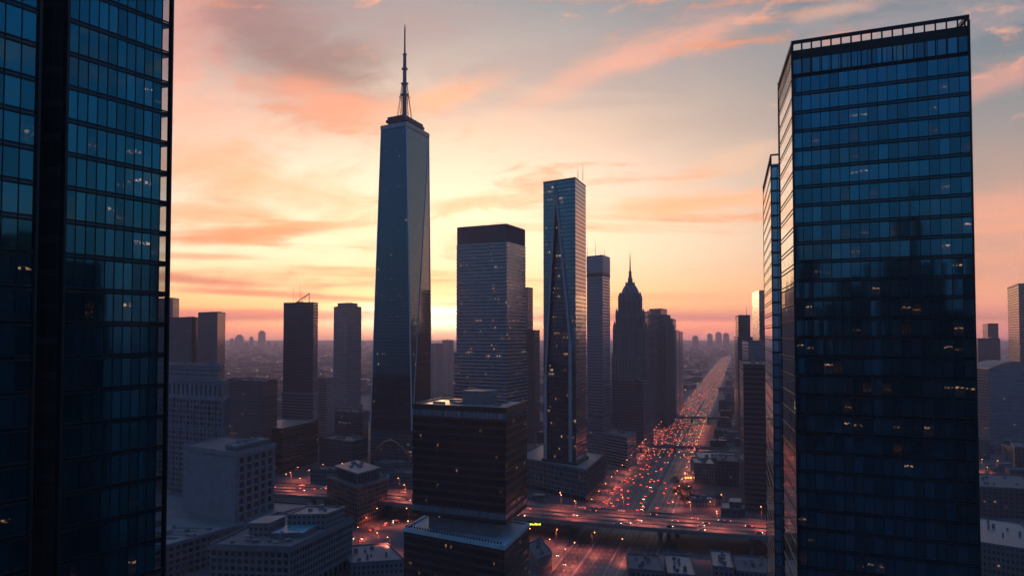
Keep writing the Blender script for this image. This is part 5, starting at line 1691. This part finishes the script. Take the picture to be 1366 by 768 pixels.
def near_car(col, x, y, z, ang, label, group):
    T = thing('car', label, 'car', (x, y, z), group); T.rotation_euler = (0, 0, ang)
    if col not in proto:
        kids = [add('body', ME[col], T), add('window', ME_g, T)] + [add('wheel', m_, T) for m_ in ME_w] + [add('tail_light', m_, T) for m_ in ME_t] + [add('head_light', m_, T) for m_ in ME_h]
        proto[col] = kids
    else:
        for k in proto[col]:
            c = k.copy(); C.objects.link(c); c.parent = T
    return T


rr = random.Random(42)
cols = [n for n, _ in CAR_COLS]
AVANG = -math.atan(AVS)
# on the overpass
for i in range(70):
    s_ = rr.uniform(330, 1000); t = rr.choice((-26.5, -22.4, -18.4, -14, -10.4, -6.6, -3, 3, 6.6, 10.4, 14, 18.4, 22.4, 26.5))
    c, d = ov_at(s_); o_ = Vector((d.y, -d.x)); q = c + o_ * t
    ang = math.atan2(d.y, d.x) - math.pi / 2 + (0 if t > 0 else math.pi)
    col = rr.choice(('white', 'white', 'silver', 'grey', 'black'))
    near_car(col, q.x, q.y, DECK_Z + .012, ang, col + ' car with lights on driving along the overpass', col + ' cars on the overpass')
# near the overpass on the avenue
used = []
n = 0
while n < 34:
    y = rr.uniform(850, 1010); t = rr.choice((-31.3, -27.8, -24.3, -20.8, -17.3, -13, -9.3, 1.5, 1.5, 1.5, 1.5, 5, 17, 25))
    if any(abs(y - b) < 6.2 and abs(t - a) < 1 for a, b in used): continue
    used.append((t, y)); n += 1
    p = av(t, y); col = rr.choice(cols)
    near_car(col, p[0], p[1], .03, AVANG + (math.pi if t in (1.5, 5) and rr.random() < .25 else 0), col + ' car on the avenue just beyond the overpass', col + ' cars on the near avenue')
# farther along: single meshes
n = 0
GA = 'cars queueing along the avenue beyond the near stretch'
while n < 190:
    y = 1010 + 1900 * rr.random() ** 1.25
    t = rr.choice((-31.3, -27.8, -24.3, -24.3, -20.8, -20.8, -17.3, -17.3, -13, -9.3, -5.8, -2.3, 1.5, 1.5, 1.5, 5, 13, 17, 21, 25, 29.3, 29.3))
    if y < 1300 and t > 6 and rr.random() < .7: continue
    if any(abs(y - b) < 6.2 and abs(t - a) < 1 for a, b in used): continue
    used.append((t, y)); n += 1
    p = av(t, y); col = rr.choice(cols)
    o = add('car', ME_far[col]); o.location = (p[0], p[1], .03); o.rotation_euler = (0, 0, AVANG + (math.pi if rr.random() < (.22 if t < 3 else .6) else 0))
    tag(o, 'small far car with lit lamps in the dense avenue traffic', 'car', GA)
# parked and waiting cars elsewhere
for i in range(14):
    a, b = slip[i % 6], slip[i % 6 + 1]
    f = rr.random(); q = (a[0] + (b[0] - a[0]) * f, a[1] + (b[1] - a[1]) * f); d = Vector((b[0] - a[0], b[1] - a[1])); o_ = Vector((d.y, -d.x)).normalized() * rr.choice((-3.4, 0, 3.4))
    if i % 2: d = -d
    near_car(cols[i % 5], q[0] + o_.x, q[1] + o_.y, .03, math.atan2(d.y, d.x) - math.pi / 2, cols[i % 5] + ' car on the curved slip road left of the black block', cols[i % 5] + ' cars on the left slip road')
for i in range(5):
    a, b = slip2[min(i, 3)], slip2[min(i + 1, 4)]
    f = rr.random(); q = (a[0] + (b[0] - a[0]) * f, a[1] + (b[1] - a[1]) * f); d = Vector((b[0] - a[0], b[1] - a[1]))
    near_car(cols[i], q[0], q[1], .03, math.atan2(d.y, d.x) - math.pi / 2, cols[i] + ' car on the curved slip road right of the black block', None)
# the rest of the queue, too small and many to count
mb = MB()
for i in range(1150):
    y = 1250 + 5200 * rr.random() ** 1.25; t = rr.uniform(-32, 31)
    p = av(t, y); sz = 1.0
    mb.box(p[0], p[1], .2, 1.7, 4.2, 1.1, AVANG, 0)
    tl = rr.random() < .62
    for s_ in (-.55, .55): mb.box(p[0] - 2.15 * AVD.x + s_, p[1] - 2.15 * AVD.y, .55, .42, .1, .24, AVANG, 1 if tl else 2)
tag(mb.build('far_traffic', [M['car_grey'], M['tail_far'], M['head_far']]), 'endless stream of tiny cars with red and white lights down the far avenue', 'traffic', kind='stuff')

# ================================================================== street lamps, with added ones on the overpass
lamp_mb = MB(); lamp_mb.tube((0, 0, 0), (0, 0, 13), .14, .09, 6); lamp_mb.tube((0, 0, 13), (1.6, 0, 13.4), .06, .05, 6)
ME_pole = lamp_mb.mesh('pole', [M['steel']])
hm = MB(); hm.box(1.7, 0, 13.25, .9, .4, .22); ME_hood = hm.mesh('hood', [M['steel']])
gm = MB(); gm.lathe(1.7, 0, [(0, 12.85), (.25, 12.95), (.32, 13.1), (.24, 13.24)], 8); ME_glow = gm.mesh('lamp_globe', [M['lamp']])
lights = {}


def lamp(x, y, ang, label, group, power, z=0.0, col=(1.0, 0.20, 0.12)):  # red-orange spot colour stands in for the traffic's glow on the road
    T = thing('street_lamp', label, 'street lamp', (x, y, z), group); T.rotation_euler = (0, 0, ang)
    add('pole', ME_pole, T); add('hood', ME_hood, T); add('lamp_globe', ME_glow, T)
    if power:
        if power not in lights:
            ld = bpy.data.lights.new('street_lamp_light', 'SPOT'); ld.energy = power; ld.color = col; ld.shadow_soft_size = 0.4; ld.spot_size = rad(142); ld.spot_blend = 0.6
            lights[power] = ld
        lo = bpy.data.objects.new('street_lamp_light', lights[power]); C.objects.link(lo); lo.parent = T; lo.location = (1.7, 0, 12.6)
    return T


for k in range(20):
    y = 850 + k * 44
    for t, a in ((-35, 0), (35, math.pi)):
        p = av(t, y)
        lamp(p[0], p[1], a - .2, 'tall street lamp glowing orange on the %s pavement of the avenue' % ('left' if t < 0 else 'right'), 'street lamps along the %s pavement of the avenue' % ('left' if t < 0 else 'right'), 14000 if k < 15 else 15000)
for k in range(27):
    c, d = ov_at(296 + k * 26); o_ = Vector((d.y, -d.x)); c = c + o_ * (15.4 if k % 2 else -15.4)
    lamp(c.x, c.y, math.atan2(o_.y, o_.x), 'added lamp on the median of the overpass, reddening the road', 'added lamps on the overpass median', 24000, DECK_Z + .02)  # lamps added to spread a red glow over the deck
for i, (px, py) in enumerate(((500, 700), (530, 690), (478, 728), (520, 742), (718, 722), (742, 730), (790, 735), (828, 745), (920, 668), (965, 680), (1002, 672), (985, 690), (945, 690), (395, 640), (430, 636), (1320, 640), (1345, 652), (1310, 628), (455, 634), (410, 644), (380, 650), (490, 714), (545, 700), (505, 735), (560, 690), (730, 745), (752, 760), (708, 730), (770, 750), (1300, 648), (1330, 630))):
    q = G(px, py)
    lamp(q[0], q[1], i, 'street lamp glowing orange beside the streets around the overpass', 'street lamps in the side streets', 13000)

# lit signs
sg = thing('lit_sign', 'small glowing yellow sign on a post behind the black base', 'sign', (*G(714, 712), 0))
mb = MB(); q = G(714, 712); mb.tube((q[0], q[1], 0), (q[0], q[1], 7), .2, .2, 6); mb.build('post', M['steel'], sg)
mb = MB(); mb.box(q[0], q[1], 6.2, 9, .5, 2.6); mb.build('board', M['dark'], sg)
mb = MB()
for k in range(7): mb.box(q[0] - 3.6 + k * 1.2, q[1] - .3, 6.7 + .2 * (k % 2), .8, .12, 1.5 - .3 * (k % 3)); 
mb.build('lit_lettering', M['yellow_sign'], sg)
for nm, px, py, w, lab in (('shop_front_light', 923, 633, 16, 'bright orange shop front glowing at the foot of the pale-roofed low block'),):
    q = G(px, py + 6); T = thing('lit_awning', lab, 'awning', (q[0], q[1], 0))
    mb = MB(); mb.box(q[0], q[1], 3.2, w, 3.0, .4); mb.build('canopy', M['dark'], T)
    mb = MB()
    for k in range(6): mb.box(q[0] - w / 2 + 1.5 + k * (w - 3) / 5, q[1] - 1.55, 1.0, w / 9, .1, 2.0)
    mb.build('shop_light', emit('shop_glow', (1, .28, .06), 4.0, False), T)

# ================================================================== trees
def tree_mesh(seed):
    rv = random.Random(seed); tr = MB(); cr = MB()
    H = rv.uniform(8, 12)
    tr.tube((0, 0, 0), (.2, .1, H * .45), .35, .22, 7)
    tips = []
    for k in range(7):
        a = k * 2.4 + rv.random(); l = rv.uniform(.25, .42) * H
        b0 = Vector((.2 * (k / 7), .1, H * (.28 + .03 * k))); b1 = b0 + Vector((math.cos(a) * l * .7, math.sin(a) * l * .7, l * .75))
        tr.tube(b0, b1, .14, .05, 5); tips.append(b1)
    tips.append(Vector((.2, .1, H * .85)))
    for tip in tips:
        for c in range(4):
            cc_ = tip + Vector((rv.gauss(0, .9), rv.gauss(0, .9), rv.gauss(0, .7)))
            for l in range(46):
                p = cc_ + Vector((rv.gauss(0, .6), rv.gauss(0, .6), rv.gauss(0, .5)))
                u = Vector((rv.gauss(0, 1), rv.gauss(0, 1), rv.gauss(0, 1))).normalized(); w = u.orthogonal().normalized()
                s_ = rv.uniform(.14, .30)
                cr.face([p - u * s_, p + w * s_ * .6, p + u * s_, p - w * s_ * .6])
    return tr.mesh('trunk', [M['trunk']]), cr.mesh('crown', [M['leaf']])


TM_ = [tree_mesh(s_) for s_ in (1, 2, 3)]
spots = [(903, 662), (910, 668), (917, 660), (908, 655), (924, 672), (914, 676), (936, 676), (900, 652), (960, 672), (990, 680), (815, 600), (822, 592), (829, 606), (798, 640), (805, 630)]
for i, (px, py) in enumerate(spots):
    q = G(px, py); T = thing('street_tree', 'dark leafy street tree at the %s of the avenue' % ('right edge' if px > 890 else 'left edge'), 'tree', (q[0], q[1], 0), 'street trees on the %s of the avenue' % ('right' if px > 890 else 'left'))
    T.rotation_euler = (0, 0, i * 1.7); T.scale = (1.25, 1.25, 1.0 + .1 * (i % 3))
    add('trunk', TM_[i % 3][0], T); add('crown', TM_[i % 3][1], T)
rr = random.Random(77); mb = MB()
for i in range(420):
    y = rr.uniform(2350, 3400); t = rr.uniform(-190, -52); p = av(t, y)
    r = rr.uniform(4, 8); h = rr.uniform(9, 16)
    for k in range(26):
        a, b = rr.uniform(0, 6.28), rr.uniform(-1, 1); c = math.sqrt(1 - b * b)
        q = Vector((p[0] + r * c * math.cos(a) * rr.uniform(.6, 1), p[1] + r * c * math.sin(a), h * .55 + b * h * .42))
        u = Vector((rr.gauss(0, 1), rr.gauss(0, 1), rr.gauss(0, 1))).normalized(); w = u.orthogonal().normalized(); s_ = rr.uniform(1.0, 2.2)
        mb.face([q - u * s_, q + w * s_ * .7, q + u * s_, q - w * s_ * .7])
tag(mb.build('park_woods', M['wood']), 'dark mass of far trees left of the avenue in the haze', 'woods', kind='stuff')

# ================================================================== haze
m, out = new_mat('evening_haze')
pv_ = E.nt.nodes.new('ShaderNodeVolumePrincipled')
pv_.inputs['Color'].default_value = (1.0, 0.77, 0.83, 1)
pv_.inputs['Density'].default_value = HAZE_DENSITY
pv_.inputs['Anisotropy'].default_value = 0.3
E.nt.links.new(pv_.outputs[0], out.inputs['Volume'])
mb = MB(); mb.prism([(-20200, -6200), (20200, -6200), (20200, 24200), (-20200, 24200)], -1.0, 525.0, bottom=True)
hz = mb.build('haze', m)
tag(hz, 'thin pinkish evening haze over the whole city', 'haze', kind='stuff')
